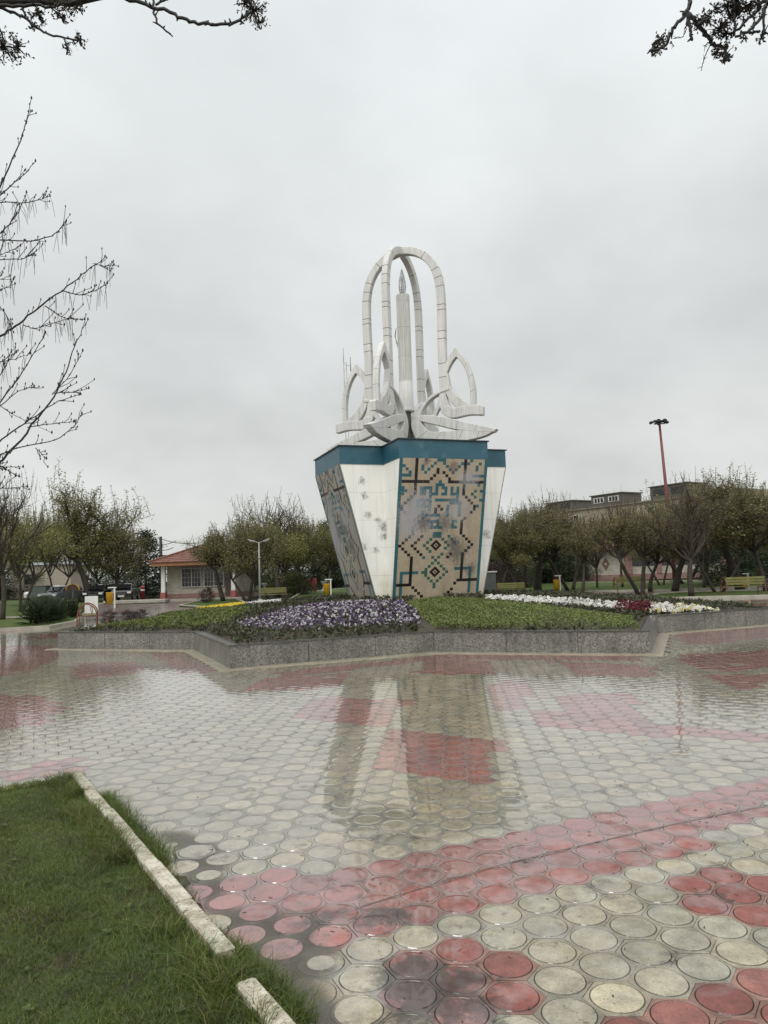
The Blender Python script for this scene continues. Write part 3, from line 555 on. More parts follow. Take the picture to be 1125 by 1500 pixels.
# teal
sq([(340,235),(360,262),(383,290),(412,262),(440,240),(468,212),(490,185),(540,185),(515,185),(555,215),(578,245),(600,275),(623,300),(645,270),(670,245),(697,218),(395,180),(190,232),(215,262),(240,290),(875,215),(875,235),(850,255),(825,285),(800,205),(775,220)], tile_teal)
bar(165,308,235,335, tile_teal);bar(805,320,905,350, tile_teal)
sq([(172,440),(200,465),(172,500),(190,440),(165,470),(845,430),(865,475),(815,460),(830,525),(870,560),(850,610),(882,580)], tile_teal);sq([(800,495)], tile_green)
bar(602,430,625,503, tile_teal);bar(602,480,675,503, tile_teal);bar(650,430,675,560, tile_teal);bar(455,535,675,560, tile_teal)
bar(468,400,490,500, tile_teal);bar(420,480,490,500, tile_teal);bar(415,420,440,500, tile_teal);bar(320,420,440,445, tile_teal);bar(410,500,432,645, tile_teal);bar(320,478,385,500, tile_teal);bar(365,430,385,500, tile_teal);sq([(330,455),(350,462)], tile_teal)
sq([(505,375),(480,400),(530,400),(500,410)], tile_teal);bar(510,425,575,447, tile_teal);bar(550,425,575,500, tile_teal);bar(510,480,575,500, tile_teal)
sq([(610,575)], tile_teal);bar(600,578,690,602, tile_teal);bar(548,590,570,705, tile_teal);bar(660,600,690,700, tile_teal);bar(365,680,510,707, tile_teal)
bar(285,540,390,560, tile_teal);bar(290,585,390,605, tile_teal);bar(340,640,362,720, tile_teal);sq([(310,570),(370,570)], tile_teal)
bar(405,740,430,815, tile_teal);bar(405,740,465,762, tile_teal);bar(405,795,505,820, tile_teal);bar(480,740,502,820, tile_teal);bar(430,832,512,852, tile_teal);sq([(470,872)], tile_teal)
bar(595,745,655,765, tile_teal);bar(595,795,655,818, tile_teal);bar(590,740,612,820, tile_teal)
sq([(365,970),(387,1000),(410,1025),(435,1055),(460,1080),(515,905),(540,940),(563,970),(540,997),(515,1030),(487,1055),(490,885)], tile_green);sq([(440,890),(412,915),(388,945)], tile_green)
sq([(435,1110),(410,1140),(385,1165),(345,1195),(370,1195),(385,1225),(405,1250),(425,1275),(445,1300),(445,1322),(480,1110),(505,1140),(530,1165),(555,1190),(525,1220),(500,1245),(475,1270),(460,1085)], tile_green)
bar(165,1188,295,1212, tile_teal);bar(160,1200,185,1405, tile_teal);bar(625,1170,785,1195, tile_teal);bar(750,1195,775,1390, tile_teal)
sq([(590,885),(615,915),(640,940),(355,1065)], tile_teal)
# black
bar(275,160,305,490, tile_black);bar(170,360,405,388, tile_black);bar(715,180,742,505, tile_black);bar(590,370,895,402, tile_black)
sq([(500,262),(475,290),(527,295),(445,322),(552,325),(415,350),(578,352)], tile_black)
sq([(248,515),(218,545),(190,573),(165,600),(165,625),(180,655)], tile_black)
sq([(735,522),(762,550),(785,580),(803,605),(803,630),(780,655),(725,715)], tile_black)
bar(685,735,708,860, tile_black);sq([(712,880),(738,905),(762,935),(782,965),(755,995),(730,1020),(705,1045)], tile_black);bar(680,1060,705,1275, tile_black)
bar(252,785,275,860, tile_black);sq([(237,880),(210,905),(180,932),(150,962),(182,992),(207,1025),(232,1050)], tile_black);bar(243,1068,268,1315, tile_black);bar(120,1290,260,1318, tile_black)
sq([(271,1325),(298,1345),(322,1370),(350,1395)], tile_black)
bar(690,1250,820,1272, tile_black);sq([(655,1285),(630,1310),(603,1340),(575,1372)], tile_black)
sq([(338,875),(310,905),(285,935),(258,965),(275,990),(300,1015),(327,1043),(560,1078),(590,1050)], tile_black)
sq([(487,597),(460,625),(510,622),(475,650)], tile_black)
m_mos = mat('painted_tile', attr=True, rough=.38, var=.07, vs=7, bump=.25, bs=30)
STAIN = [(.21, .396, .17, 0), (.25, .31, .10, 0), (.67, .36, .12, 0), (.095, .40, .10, 0), (.75, .14, .07, 0), (.13, .50, .08, 0), (.54, .457, .075, 1), (.708, .668, .10, 1), (.66, .60, .06, 1), (.30, .45, .07, 1), (.60, .05, .045, 2), (.30, .02, .03, 2), (.88, .80, .05, 1), (.85, .13, .06, 0)]
def mosaic(seed, rough_):
    mb = MB(); rg = np.random.default_rng(seed); nc, nr, sb = 29, 51, 3
    tan = np.array([.44, .365, .262]) if not rough_ else np.array([.36, .325, .275]); teal = np.array([.030, .125, .150]); grn = np.array([.032, .115, .080]); blk = np.array([.014, .010, .010])
    U, Vv = nc*sb, nr*sb; us = np.linspace(0, 1, U+1); vs_ = np.linspace(0, nr/46, Vv+1)
    zz2 = ZB-.004-(ZB-.896)*vs_; ax = np.array([arm(z) for z in zz2])
    g = np.stack([np.repeat((-w+us*2*w)[None], Vv+1, 0), np.repeat((-(w+ax)-.022)[:, None], U+1, 1), np.repeat(zz2[:, None], U+1, 1)], -1)
    cellj = rg.normal(1, .022, (nr, nc)); warm = rg.random((nr, nc)); cols = np.zeros((Vv, U, 3))
    big = fnoise(np.arange(nc)[None]/5.0+seed, np.arange(nr)[:, None]/5.0, 1.3, 1)
    for j in range(nr):
        for i in range(nc):
            ch = 'T' if i in (0, 28) else grid.get((i, j), '.')
            q = {'.': tan, 'T': teal, 'G': grn, 'K': blk}[ch]*cellj[j, i]
            if ch == '.': q = q*(1+.10*big[j, i])*(np.array([1.12, .93, .78]) if warm[j, i] > .985 else 1)
            cols[j*sb:(j+1)*sb, i*sb:(i+1)*sb] = q
    uu, vv = np.meshgrid((us[:-1]+us[1:])/2, (vs_[:-1]+vs_[1:])/2); asp = 2*w/3.7
    for (su, sv, r, kind_) in STAIN:
        if rough_: su, sv, r = su+rg.normal(0, .1), sv+rg.normal(0, .08), r*1.0
        d_ = np.hypot((uu-su)*asp, vv-sv)/r/.85; k_ = np.clip(1.35-d_+.5*fnoise(uu*60+su*9, vv*60, 1.2, kind_+2)+rg.normal(0, .22, uu.shape), 0, 1)*.62
        tgt = [np.array([.40, .40, .43]), np.array([.055, .06, .068]), np.array([.16, .08, .09])][kind_]; cols = cols*(1-k_[..., None])+tgt*k_[..., None]
    if rough_:
        k_ = np.clip(fnoise(uu*14+seed, vv*40, 1.4, 7)*.5-.02+rg.normal(0, .15, uu.shape), 0, .45)*np.clip(1.25-abs(vv-.42)*1.7, .3, 1); cols = cols*(1-k_[..., None])+np.array([.36, .36, .36])*k_[..., None]
    cols *= (1-.22*np.clip(fnoise(uu*9, vv*3, 2.2, 3), 0, 1))[..., None]
    grout = np.ones((Vv, U)); 
    idx = (np.arange(Vv)[:, None]*(U+1)+np.arange(U)[None]); f = np.stack([idx, idx+U+1, idx+U+2, idx+1], -1).reshape(-1, 4)
    mb.add(g.reshape(-1, 3), f, 0, cols.reshape(-1, 3))
    for a_, b_ in ((g[0], g[0]+np.array([0, .03, 0])), (g[-1], g[-1]+np.array([0, .03, 0])), (g[:, 0], g[:, 0]+np.array([0, .03, 0])), (g[:, -1], g[:, -1]+np.array([0, .03, 0]))):
        L = len(a_); mb.add(np.vstack([a_, b_]), np.array([[i, i+1, L+i+1, L+i] for i in range(L-1)]), 0, tan*.6)
    def P3(u_, v_, o): z = ZB-.004-(ZB-.896)*v_; return (-w+u_*2*w, -(w+arm(z))-.022-o, z)
    for cu, cvv in ((.459, .619), (.465, .813)):
        for s_, q, o in ((1.25, tan*1.05, .002), (1, blk, .004), (.42, tan*.95, .006), (.2, blk*2.5, .008)):
            mb.add([P3(cu, cvv-.042*s_, o), P3(cu-.066*s_, cvv, o), P3(cu, cvv+.042*s_, o), P3(cu+.066*s_, cvv, o)], np.array([[0, 1, 2, 3]]), 0, q)
    return mb
for q in range(4):
    o = mosaic(11+q, q > 0).build('mosaic_panel', m_mos, ped, label=['tan mosaic panel with teal border and squared lettering, facing the plaza', 'weathered mosaic panel on the far right arm', 'mosaic panel on the far side of the pedestal', 'scraped and peeling mosaic panel on the left arm'][q]); o.rotation_euler = (0, 0, q*math.pi/2)
# white sheet-metal ornament: each leg is a flat-sided strip figure in a vertical plane through the axis
m, n, b = newmat('white_clad_metal'); tc = n('ShaderNodeTexCoord').outputs['Object']
c = n.mix(n.rng(n.noise(tc, .9, 5, .65), .4, .75, 0, .7), (.64, .634, .60), (.50, .493, .46)); mp = n('ShaderNodeMapping'); mp.inputs['Scale'].default_value = (8, 8, .4); n.link(tc, mp.inputs[0])
c = n.scale(c, n.rng(n.noise(mp.outputs[0], 2, 5, .65), .35, .75, 1.06, .74)); n.link(c, b.inputs['Base Color']); b.inputs['Roughness'].default_value = .42
bp = n('ShaderNodeBump'); bp.inputs['Strength'].default_value = .35; bp.inputs['Distance'].default_value = .02; n.link(n.noise(tc, 3.0, 4), bp.inputs['Height']); n.link(bp.outputs[0], b.inputs['Normal']); m_clad = m
m_seam = mat('dark_seam', (.07, .066, .06), .6)
def resample(p, nn):
    p = np.asarray(p, float); s_ = np.concatenate([[0], np.cumsum(np.linalg.norm(np.diff(p, axis=0), axis=1))]); s_ /= s_[-1]; t = np.asarray(nn)
    return np.c_[np.interp(t, s_, p[:, 0]), np.interp(t, s_, p[:, 1])]
def smooth(p, it=2):
    p = np.asarray(p, float)
    for _ in range(it):
        q = [p[0]]
        for i in range(len(p)-1):
            q += [p[i]*.75+p[i+1]*.25, p[i]*.25+p[i+1]*.75]
        p = np.array(q+[p[-1]])
    return p
def strand(outer, inner, t, nseg=36, seams=(), sm=True):
    # a box-section strip between two outlines in the (radius, height) plane, t thick across it
    if sm: outer, inner = smooth(outer), smooth(inner)
    ts = np.linspace(0, 1, nseg+1).tolist()
    for s_ in seams: ts = [q for q in ts if abs(q-s_) > .008]+[s_-.0018, s_+.0018]
    ts = np.array(sorted(ts))
    if sm: A_, B_ = resample(outer, ts), resample(inner, ts)
    else: A_, B_ = [np.c_[np.interp(ts, _RS, np.asarray(p_)[:, 0]), np.interp(ts, _RS, np.asarray(p_)[:, 1])] for p_ in (outer, inner)]
    k_ = len(ts); h2 = t/2; ch = min(.018, t*.12)
    def lane(P_, y): return np.c_[P_[:, 0], np.full(k_, y), P_[:, 1]]
    d_ = B_-A_; d_ = d_/(np.linalg.norm(d_, axis=1)[:, None]+1e-9)*np.minimum(ch, np.linalg.norm(d_, axis=1)/3)[:, None]
    lanes = [lane(A_+d_, -h2), lane(A_, -h2+ch), lane(A_, h2-ch), lane(A_+d_, h2), lane(B_-d_, h2), lane(B_, h2-ch), lane(B_, -h2+ch), lane(B_-d_, -h2)]
    mb = MB(); v = np.stack(lanes, 1).reshape(-1, 3); f, mi = [], []
    for i in range(k_-1):
        m_ = 1 if any(abs((ts[i]+ts[i+1])/2-s_) < 1e-4 for s_ in seams) else 0
        for j in range(8): f.append([i*8+j, i*8+(j+1) % 8, (i+1)*8+(j+1) % 8, (i+1)*8+j]); mi.append(m_)
    f = np.array(f); mi = np.array(mi); mb.add(v, f[mi == 0], 0)
    if (mi == 1).any(): mb.F.append((f[mi == 1], 1, None, False))
    mb.F.append((np.array([list(range(8))[::-1]]), 0, None, False)); mb.F.append((np.array([list(range(8))])+(k_-1)*8, 0, None, False)); return mb
LM = [m_clad, m_seam]; T = .192
LEG_O = [(1.352, 6.95), (1.36, 7.3), (1.352, 7.75), (1.342, 8.16), (1.36, 8.6), (1.387, 9.09), (1.389, 9.92), (1.37, 10.26), (1.23, 10.71), (1.06, 10.99), (.805, 11.27), (.57, 11.43), (.333, 11.52), (.15, 11.56)]
LEG_I = [(1.10, 6.90), (1.095, 7.24), (1.092, 7.65), (1.093, 8.20), (1.10, 8.60), (1.11, 9.14), (1.105, 9.95), (1.084, 10.40), (.96, 10.77), (.79, 11.0), (.56, 11.18), (.324, 11.28), (.15, 11.32)]
LEAF_O = [(1.33, 7.72), (1.40, 7.85), (1.521, 8.01), (1.655, 8.16), (1.66, 8.155), (1.828, 7.934), (1.985, 7.678), (2.097, 7.391), (2.155, 7.14), (2.196, 6.838), (2.199, 6.597), (2.188, 6.30)]
LEAF_I = [(1.33, 7.36), (1.415, 7.547), (1.507, 7.698), (1.654, 7.86), (1.66, 7.858), (1.763, 7.74), (1.842, 7.619), (1.944, 7.387), (1.991, 7.19), (2.035, 6.941), (2.044, 6.725), (2.029, 6.30)]
FL_O = [(1.345, 7.50), (1.40, 7.30), (1.419, 7.11), (1.50, 6.88), (1.607, 6.744), (1.714, 6.634), (1.876, 6.492), (2.03, 6.378), (2.10, 6.33)]
FL_I = [(1.20, 7.2), (1.22, 7.0), (1.27, 6.88), (1.31, 6.772), (1.414, 6.552), (1.495, 6.447), (1.589, 6.345), (1.75, 6.25), (1.85, 6.2)]
ST_O = [(1.33, 7.05), (1.285, 6.90), (1.296, 6.772), (1.331, 6.604), (1.396, 6.446), (1.47, 6.34)]
ST_I = [(1.10, 7.05), (1.10, 6.87), (1.07, 6.70), (1.06, 6.55), (1.10, 6.40), (1.13, 6.28)]
SL_O = [(1.16, 6.75), (1.15, 6.60), (1.12, 6.45), (1.03, 6.33), (.95, 6.18)]
SL_I = [(1.08, 6.80), (1.05, 6.67), (.998, 6.511), (.935, 6.382), (.82, 6.20)]
TO_O = [(1.14, 6.36), (1.25, 6.44), (1.396, 6.43), (1.49, 6.335), (1.6, 6.345), (1.85, 6.36), (2.03, 6.372), (2.20, 6.35), (2.37, 6.345), (2.416, 6.275)]
TO_I = [(1.12, 6.30), (1.185, 6.187), (1.323, 6.089), (1.519, 6.038), (1.745, 6.064), (1.968, 6.085), (2.188, 6.064), (2.30, 6.04), (2.36, 6.037), (2.405, 6.037)]
CC_O = [(1.40, 7.0), (1.25, 6.97), (1.102, 6.921), (.837, 6.82), (.597, 6.645), (.411, 6.42), (.226, 6.222), (.161, 6.091), (.163, 5.95)]
CC_I = [(1.40, 6.89), (1.25, 6.87), (1.084, 6.828), (.803, 6.695), (.606, 6.506), (.495, 6.299), (.445, 6.15), (.45, 6.05), (.47, 5.98)]
BT_O = [(.163, 6.0), (.17, 5.90), (.195, 5.81), (.291, 5.55), (.464, 5.38), (.954, 5.30), (1.435, 5.30), (1.937, 5.34), (2.443, 5.397), (2.788, 5.572)]
BT_I = [(.47, 6.1), (.50, 6.0), (.55, 5.93), (.623, 5.83), (.733, 5.722), (1.163, 5.679), (1.39, 5.675), (1.616, 5.672), (2.1, 5.66), (2.788, 5.582)]
UP_O = [(.40, 6.25), (.551, 6.251), (.783, 6.223), (1.126, 6.14), (1.435, 6.048), (1.739, 5.931), (2.067, 5.817), (2.363, 5.724), (2.788, 5.584)]
UP_I = [(.40, 6.1), (.514, 6.049), (.773, 5.964), (1.029, 5.879), (1.338, 5.767), (1.616, 5.676), (2.0, 5.60), (2.4, 5.52), (2.70, 5.50)]
legm = {}
def centred(o_, i_, half, nn=60):
    t = np.linspace(0, 1, nn); c_ = (resample(smooth(o_), t)+resample(smooth(i_), t))/2
    for _ in range(6): c_[1:-1] = .25*c_[:-2]+.5*c_[1:-1]+.25*c_[2:]
    d_ = np.gradient(c_, axis=0); d_ /= np.linalg.norm(d_, axis=1)[:, None]; nrm = np.c_[d_[:, 1], -d_[:, 0]]; return c_+nrm*half, c_-nrm*half, c_
def strand_c(o_, i_, half, t, nseg, seams):
    a_, b_, c_ = centred(o_, i_, half); s_ = np.concatenate([[0], np.cumsum(np.linalg.norm(np.diff(c_, axis=0), axis=1))]); s_ /= s_[-1]
    global _RS; _RS = s_
    return strand(a_, b_, t, nseg, seams, False)
_RS = None
for hi in (0, 1):
    O_, I_ = (LEG_O, LEG_I) if hi else ([(r, z-.035*(z > 10)) for r, z in LEG_O], [(r, z-.03*(z > 10)) for r, z in LEG_I])
    if hi: O_, I_ = O_+[(0.001, 11.57)], I_+[(0.001, 11.33)]
    legm[hi] = strand_c(O_, I_, .119, T-.004*(1-hi), 64, (.075, .155, .30, .345, .47, .50, .61, .665, .72, .84)).mesh('arch_leg', LM)
leafm = strand(LEAF_O, LEAF_I, T-.012, 40, (.20, .46, .62, .80)).mesh('petal_loop', LM)
tm = MB()
for mb_ in (strand(TO_O, TO_I, T+.012, 24, (.40, .62)), strand(FL_O, FL_I, T-.02, 24, (.30, .62)), strand(ST_O, ST_I, T-.028, 16), strand(SL_O, SL_I, T-.036, 12)):
    o_ = tm.n; tm.V += mb_.V; tm.F += [(f+o_, m_, c_, s_) for f, m_, c_, s_ in mb_.F]; tm.n += mb_.n
tonguem = tm.mesh('flared_tongue', LM); cm_ = MB()
for mb_ in (strand(CC_O, CC_I, T+.03, 30, (.16, .86)), strand(BT_O, BT_I, T+.038, 36, (.16, .34, .60, .80)), strand(UP_O, UP_I, T+.046, 30, (.30, .52, .76))):
    o_ = cm_.n; cm_.V += mb_.V; cm_.F += [(f+o_, m_, c_, s_) for f, m_, c_, s_ in mb_.F]; cm_.n += mb_.n
curlm = cm_.mesh('curled_leaf', LM)
footm = MB().box((1.15, 0, 5.40), (.09, .10, .60)).mesh('foot_post', LM)
for q in range(4):
    leg = inst('arch_leg', legm[(q+1) % 2], mon, (0, 0, 0), R_(-45.06+90*q))
    inst('petal_loop', leafm, leg); inst('flared_tongue', tonguem, leg); inst('curled_leaf', curlm, leg); inst('foot_post', footm, leg)
# candle in the middle, clad in narrow vertical strips
cb_ = MB(); kf = 20; th = np.arange(kf*4)*2*math.pi/(kf*4); rad = np.where(np.arange(kf*4) % 4 == 0, .188, .205); zs = [7.35, 8.1, 8.105, 8.12, 8.125, 9.0, 9.005, 9.02, 9.025, 9.82, 9.825, 9.84, 9.845, 10.06]; dz = [1, 1, .965, .965, 1, 1, .965, .965, 1, 1, .965, .965, 1, 1]
v = np.vstack([np.c_[rad*s_*np.cos(th), rad*s_*np.sin(th), np.full(len(th), z)] for z, s_ in zip(zs, dz)]); k_ = len(th)
cb_.add(v, np.array([[i*k_+j, i*k_+(j+1) % k_, (i+1)*k_+(j+1) % k_, (i+1)*k_+j] for i in range(len(zs)-1) for j in range(k_)])); cb_.F.append((np.array([list(range((len(zs)-1)*k_, len(zs)*k_))]), 0, None, False))
cand = cb_.build('candle', m_clad, mon)
MB().lathe([(.0, 6.42), (.215, 6.42), (.235, 6.45), (.222, 6.49), (.214, 6.6), (.212, 7.34), (.19, 7.36)], k=36).build('candle_base', m_clad, cand)
MB().lathe([(.16, ZT), (.16, 5.5), (.12, 5.9), (.12, 6.43)], k=20).build('hub_post', m_seam, cand)
fw = MB(); prof = [(.03, 10.06), (.085, 10.14), (.112, 10.28), (.105, 10.45), (.078, 10.62), (.04, 10.78), (.006, 10.90)]; pz = smooth(prof, 2)
for q in range(10):
    a = q*math.pi/5
    for tw in (.9, -.9): fw.tube([(r*math.cos(a+tw*(z-10.06)), r*math.sin(a+tw*(z-10.06)), z) for r, z in pz], .0055, 4)
for zr in (10.14, 10.28, 10.40, 10.52, 10.64, 10.76):
    r = np.interp(zr, pz[:, 1], pz[:, 0]); fw.tube([(r*math.cos(t_), r*math.sin(t_), zr) for t_ in np.linspace(0, 2*math.pi, 15)], .005, 4)
for q in range(6): a = q; fw.tube([(.02*math.cos(a), .02*math.sin(a), 10.06), (.05*math.cos(a+1), .05*math.sin(a+1), 10.3), (.01*math.cos(a), .01*math.sin(a), 10.6)], .006, 4)
fw.build('wire_flame', mat('pale_wire', (.42, .43, .43), .4, metal=.3), cand)
lc = MB(); lc.tube([(-.25, -.05, 8.4), (-.31, -.06, 8.7), (-.27, -.05, 9.0), (-.33, -.05, 8.75), (-.24, -.04, 8.5)], .008, 4); lc.build('loose_cable', m_seam, cand)
# grey electric cabinet behind the pedestal
p = AT(716, 872, 25.6); cbx = empty('electric_cabinet', p, .15, 'grey electric cabinet with white lid just behind the right side of the pedestal', 'cabinet')
m_cab = mat('grey_green_cabinet', (.10, .115, .10), .5, var=.25, vs=4); MB().bbox((0, 0, .41), (.46, .34, .72), .012).box((0, -.173, .41), (.40, .012, .64)).box((.15, -.184, .43), (.02, .012, .10)).build('cabinet_body', m_cab, cbx)
MB().bbox((0, 0, .80), (.54, .42, .05), .01).build('lid', mat('white_lid', (.62, .62, .60), .5), cbx); MB().box((0, 0, -.05), (.56, .44, .20)).build('plinth', mat('plinth_concrete', (.26, .25, .22), .8), cbx)
# ------------------------------------------------------------------ trees
m_bark = mat('grey_brown_bark', (.050, .040, .030), .85, var=.4, vs=5, bump=.6, bs=20)
m_twig = mat('bud_twig', (.060, .047, .034), .8, var=.3, vs=4)
m_dark = mat('dark_wet_bark', (.016, .013, .011), .6, var=.4, vs=12, bump=.4, bs=60)
m_fol = mat('tree_leaf', attr=True, rough=.5, var=.3, vs=.8, trans=.4)
def rot_about(v, ax, a):
    ax = ax/(np.linalg.norm(ax)+1e-9); return v*math.cos(a)+np.cross(ax, v)*math.sin(a)+ax*np.dot(ax, v)*(1-math.cos(a))
def tree_meshes(seed, Ht, spread, trunk_h, nlimb, leafn, leafsz, cols, upt=.25, stems=1, shoots=0, lev=3, r0=.13, drop=0.0):
    rg = np.random.default_rng(seed); tr_, cr = MB(), MB(); tips = []
    def grow(p, d_, L, r, lvl, first=False):
        ns = 5 if lvl <= 1 else 3; pts = [p]; dd = d_.copy()
        for i in range(ns):
            dd = dd+rg.normal(0, .16 if lvl else .05, 3)+np.array([0, 0, upt*(.5 if lvl else 0)]); dd /= np.linalg.norm(dd); pts.append(pts[-1]+dd*L/ns)
        pts = np.array(pts); rads = np.linspace(r, r*(.62 if lvl < 2 else .35), ns+1)
        (tr_ if lvl <= 1 else cr).tube(pts, rads, 6 if lvl == 0 else (5 if lvl == 1 else 3), 0, cap=lvl == 0)
        if lvl >= lev-1: tips.append((pts, lvl))
        if lvl >= lev: return
        if lvl == 0: grow(pts[-1], np.array([rg.normal(0, .12), rg.normal(0, .12), 1.0]), (Ht-trunk_h)*.66, r*.6, 1, True)
        nch = nlimb if lvl == 0 else (9 if first else [0, 6, 6, 5][lvl])
        for c_ in range(nch):
            t = rg.uniform(.88 if lvl == 0 else .25, 1.0); i = min(int(t*ns), ns-1); q = pts[i]+(pts[i+1]-pts[i])*(t*ns-i)
            ax = np.cross(dd, rg.normal(size=3)); a = rg.uniform(.45, 1.05)*(spread if lvl == 0 else 1); nd = rot_about(dd, ax, a)
            if lvl == 0:
                az = 2*math.pi*(c_+rg.uniform(-.3, .3))/nch; el = rg.uniform(.55, 1.25)/max(spread, .5); nd = np.array([math.cos(az)*math.cos(el), math.sin(az)*math.cos(el), math.sin(el)])
            nl_ = (Ht-trunk_h)*rg.uniform(.42, .66) if lvl == 0 else L*rg.uniform(.40, .66)*(1.0 if not first else (1.25-.75*t))
            grow(q, nd, nl_, r*(.55 if lvl == 0 else .5), lvl+1)
    for s_ in range(stems):
        a = 2*math.pi*s_/max(stems, 1)+rg.uniform(0, 1); d0 = np.array([math.cos(a)*.32*(stems > 1), math.sin(a)*.32*(stems > 1), 1.0])+rg.normal(0, .05, 3)*np.array([1, 1, 0])
        grow(np.array([.12*math.cos(a)*(stems > 1), .12*math.sin(a)*(stems > 1), -.1]), d0/np.linalg.norm(d0), trunk_h, r0*(1 if stems == 1 else .7), 0)
    allp = np.vstack([t[0] for t in tips]); zmax = allp[:, 2].max()
    if shoots:                                   # straight upright one-year shoots at the crown's edge
        top = [t for t in tips if t[0][-1, 2] > zmax*.62]; 
        for k_ in rg.choice(len(top), min(shoots, len(top)), replace=False):
            p = top[k_][0][-1]; L = rg.uniform(.5, 1.3)*Ht/7; e_ = p+np.array([rg.normal(0, .12)*L, rg.normal(0, .12)*L, L]); ps = np.linspace(p, e_, 4); cr.tube(ps, np.linspace(.011, .005, 4), 3, 0, cap=False); tips.append((ps, 9))
    per = max(1, leafn//len(tips)); cs = []
    for pts, lv_ in tips:
        nn = per if lv_ != 9 else max(3, per//2); t = rg.uniform(.1, 1.05, nn)*(len(pts)-1); i = np.clip(t.astype(int), 0, len(pts)-2); cs.append(pts[i]+(pts[i+1]-pts[i])*(t-i)[:, None]+rg.normal(0, .05 if lv_ == 9 else .17, (nn, 3))-np.array([0, 0, drop])*rg.random((nn, 1)))
    cs = np.vstack(cs); clump = fnoise(cs[:, 0]*1.3+seed, cs[:, 1]*1.3+cs[:, 2]*1.6, 1.2, seed % 5)
    cs = cs[rg.random(len(cs)) < .80+.45*clump]; clump = fnoise(cs[:, 0]*1.3+seed, cs[:, 1]*1.3+cs[:, 2]*1.6, 1.2, seed % 5)
    cc = np.array(cols)[rg.integers(0, len(cols), len(cs))]*(1+.28*clump)[:, None]*rg.uniform(.75, 1.25, (len(cs), 1)); cr.leaves(cs, leafsz, 1, cc)
    V = np.vstack(cr.V); wdt = (np.percentile(V[:, 0], 98)-np.percentile(V[:, 0], 2)+np.percentile(V[:, 1], 98)-np.percentile(V[:, 1], 2))/2
    return tr_.mesh('trunk', [m_bark]), cr.mesh('crown', [m_twig, m_fol]), np.percentile(V[:, 2], 99.6), wdt
def dense_meshes(seed, Ht, wid, leafn, leafsz, cols, shape='cone', base=.05):
    rg = np.random.default_rng(seed); tr_, cr = MB(), MB(); tr_.tube([(0, 0, -.1), (.02, 0, Ht*.4), (0, .03, Ht*.92)], [.03*Ht**.5+.03, .05, .012], 7)
    ncl = leafn//70; u = rg.random(ncl); z = Ht*(base+(1-base)*u**(1.25 if shape == 'cone' else 1.0)); s_ = (z/Ht-base)/(1-base)
    rmax = wid/2*((1-s_)**.75*.98+.03) if shape == 'cone' else wid/2*np.sqrt(np.clip(1-(2*s_-1)**2, 0, 1))*(1+.0*s_)+.02
    a = rg.uniform(0, 6.283, ncl); r = rmax*np.sqrt(rg.uniform(.12, 1.0, ncl))*(1+.20*rg.normal(size=ncl)); cx = np.c_[r*np.cos(a), r*np.sin(a), z]
    for c_ in cx[::3]: tr_.tube([(0, 0, c_[2]*.8), c_*.55+np.array([0, 0, c_[2]*.38]), c_], [.02, .012, .005], 3, cap=False)
    p = np.repeat(cx, 70, 0); sg = wid*.055+.05; off = rg.normal(0, 1, p.shape)*np.array([sg, sg, sg*.75]); p = p+off; p = p[p[:, 2] > .02]
    tone = np.repeat(rg.uniform(.55, 1.35, ncl), 70)[:len(p)]
    cc = np.array(cols)[rg.integers(0, len(cols), len(p))]*tone[:, None]*rg.uniform(.8, 1.2, (len(p), 1)); cr.leaves(p, leafsz, 0, cc, .3)
    V = np.vstack(cr.V); return tr_.mesh('trunk', [m_bark]), cr.mesh('crown', [m_fol]), np.percentile(V[:, 2], 99.5), np.percentile(V[:, 0], 98)-np.percentile(V[:, 0], 2)
olive = [(0.196, 0.189, 0.065), (0.164, 0.167, 0.054), (0.235, 0.219, 0.072), (0.140, 0.128, 0.052)]
brown = [(0.192, 0.168, 0.083), (0.163, 0.139, 0.069), (0.230, 0.210, 0.087), (0.177, 0.182, 0.066)]
ygreen = [(0.252, 0.250, 0.068), (0.206, 0.221, 0.062), (0.281, 0.273, 0.090), (0.163, 0.167, 0.054)]
dgreen = [(.030, .043, .020), (.040, .052, .026), (.024, .032, .018)]
mgreen = [(.050, .072, .026), (.064, .085, .032), (.040, .056, .024)]
purp = [(.045, .026, .026), (.055, .034, .030), (.035, .022, .022)]
PT = dict(
    olive=tree_meshes(31, 7.5, 1.05, 2.8, 7, 26000, .046, olive, .22, 1, 120),
    olive2=tree_meshes(2, 6.5, 1.1, 2.1, 6, 24000, .046, ygreen, .25, 2, 90),
    brown=tree_meshes(3, 6.0, 1.0, 2.8, 6, 17000, .042, brown, .32, 1, 110),
    brown2=tree_meshes(4, 6.5, .95, 3.0, 6, 16000, .040, brown+olive[:2], .35, 2, 140),
    bare=tree_meshes(5, 8.0, .85, 2.8, 7, 8000, .040, brown[:2]+[(.11, .095, .06)], .50, 1, 160),
    multi=tree_meshes(6, 6.0, 1.0, 1.7, 5, 22000, .046, olive+brown[:1], .3, 3, 110),
    dark=dense_meshes(7, 6.0, 3.6, 9000, .085, dgreen, 'cone'),
    cedar=dense_meshes(8, 5.0, 4.6, 11000, .085, mgreen+dgreen[:1], 'round', .02),
    shrub=dense_meshes(9, 1.8, 2.2, 5000, .055, mgreen, 'round', .02),
    purple=dense_meshes(10, 2.6, 2.6, 6000, .055, purp, 'round', .02),
    parasol=dense_meshes(12, 1.0, 2.4, 5000, .05, [(.085, .10, .022), (.065, .08, .02)], 'round', .02))
def hor(px): return H/2+F*math.tan(PITCH)+(px-W/2)*math.tan(ROLL)
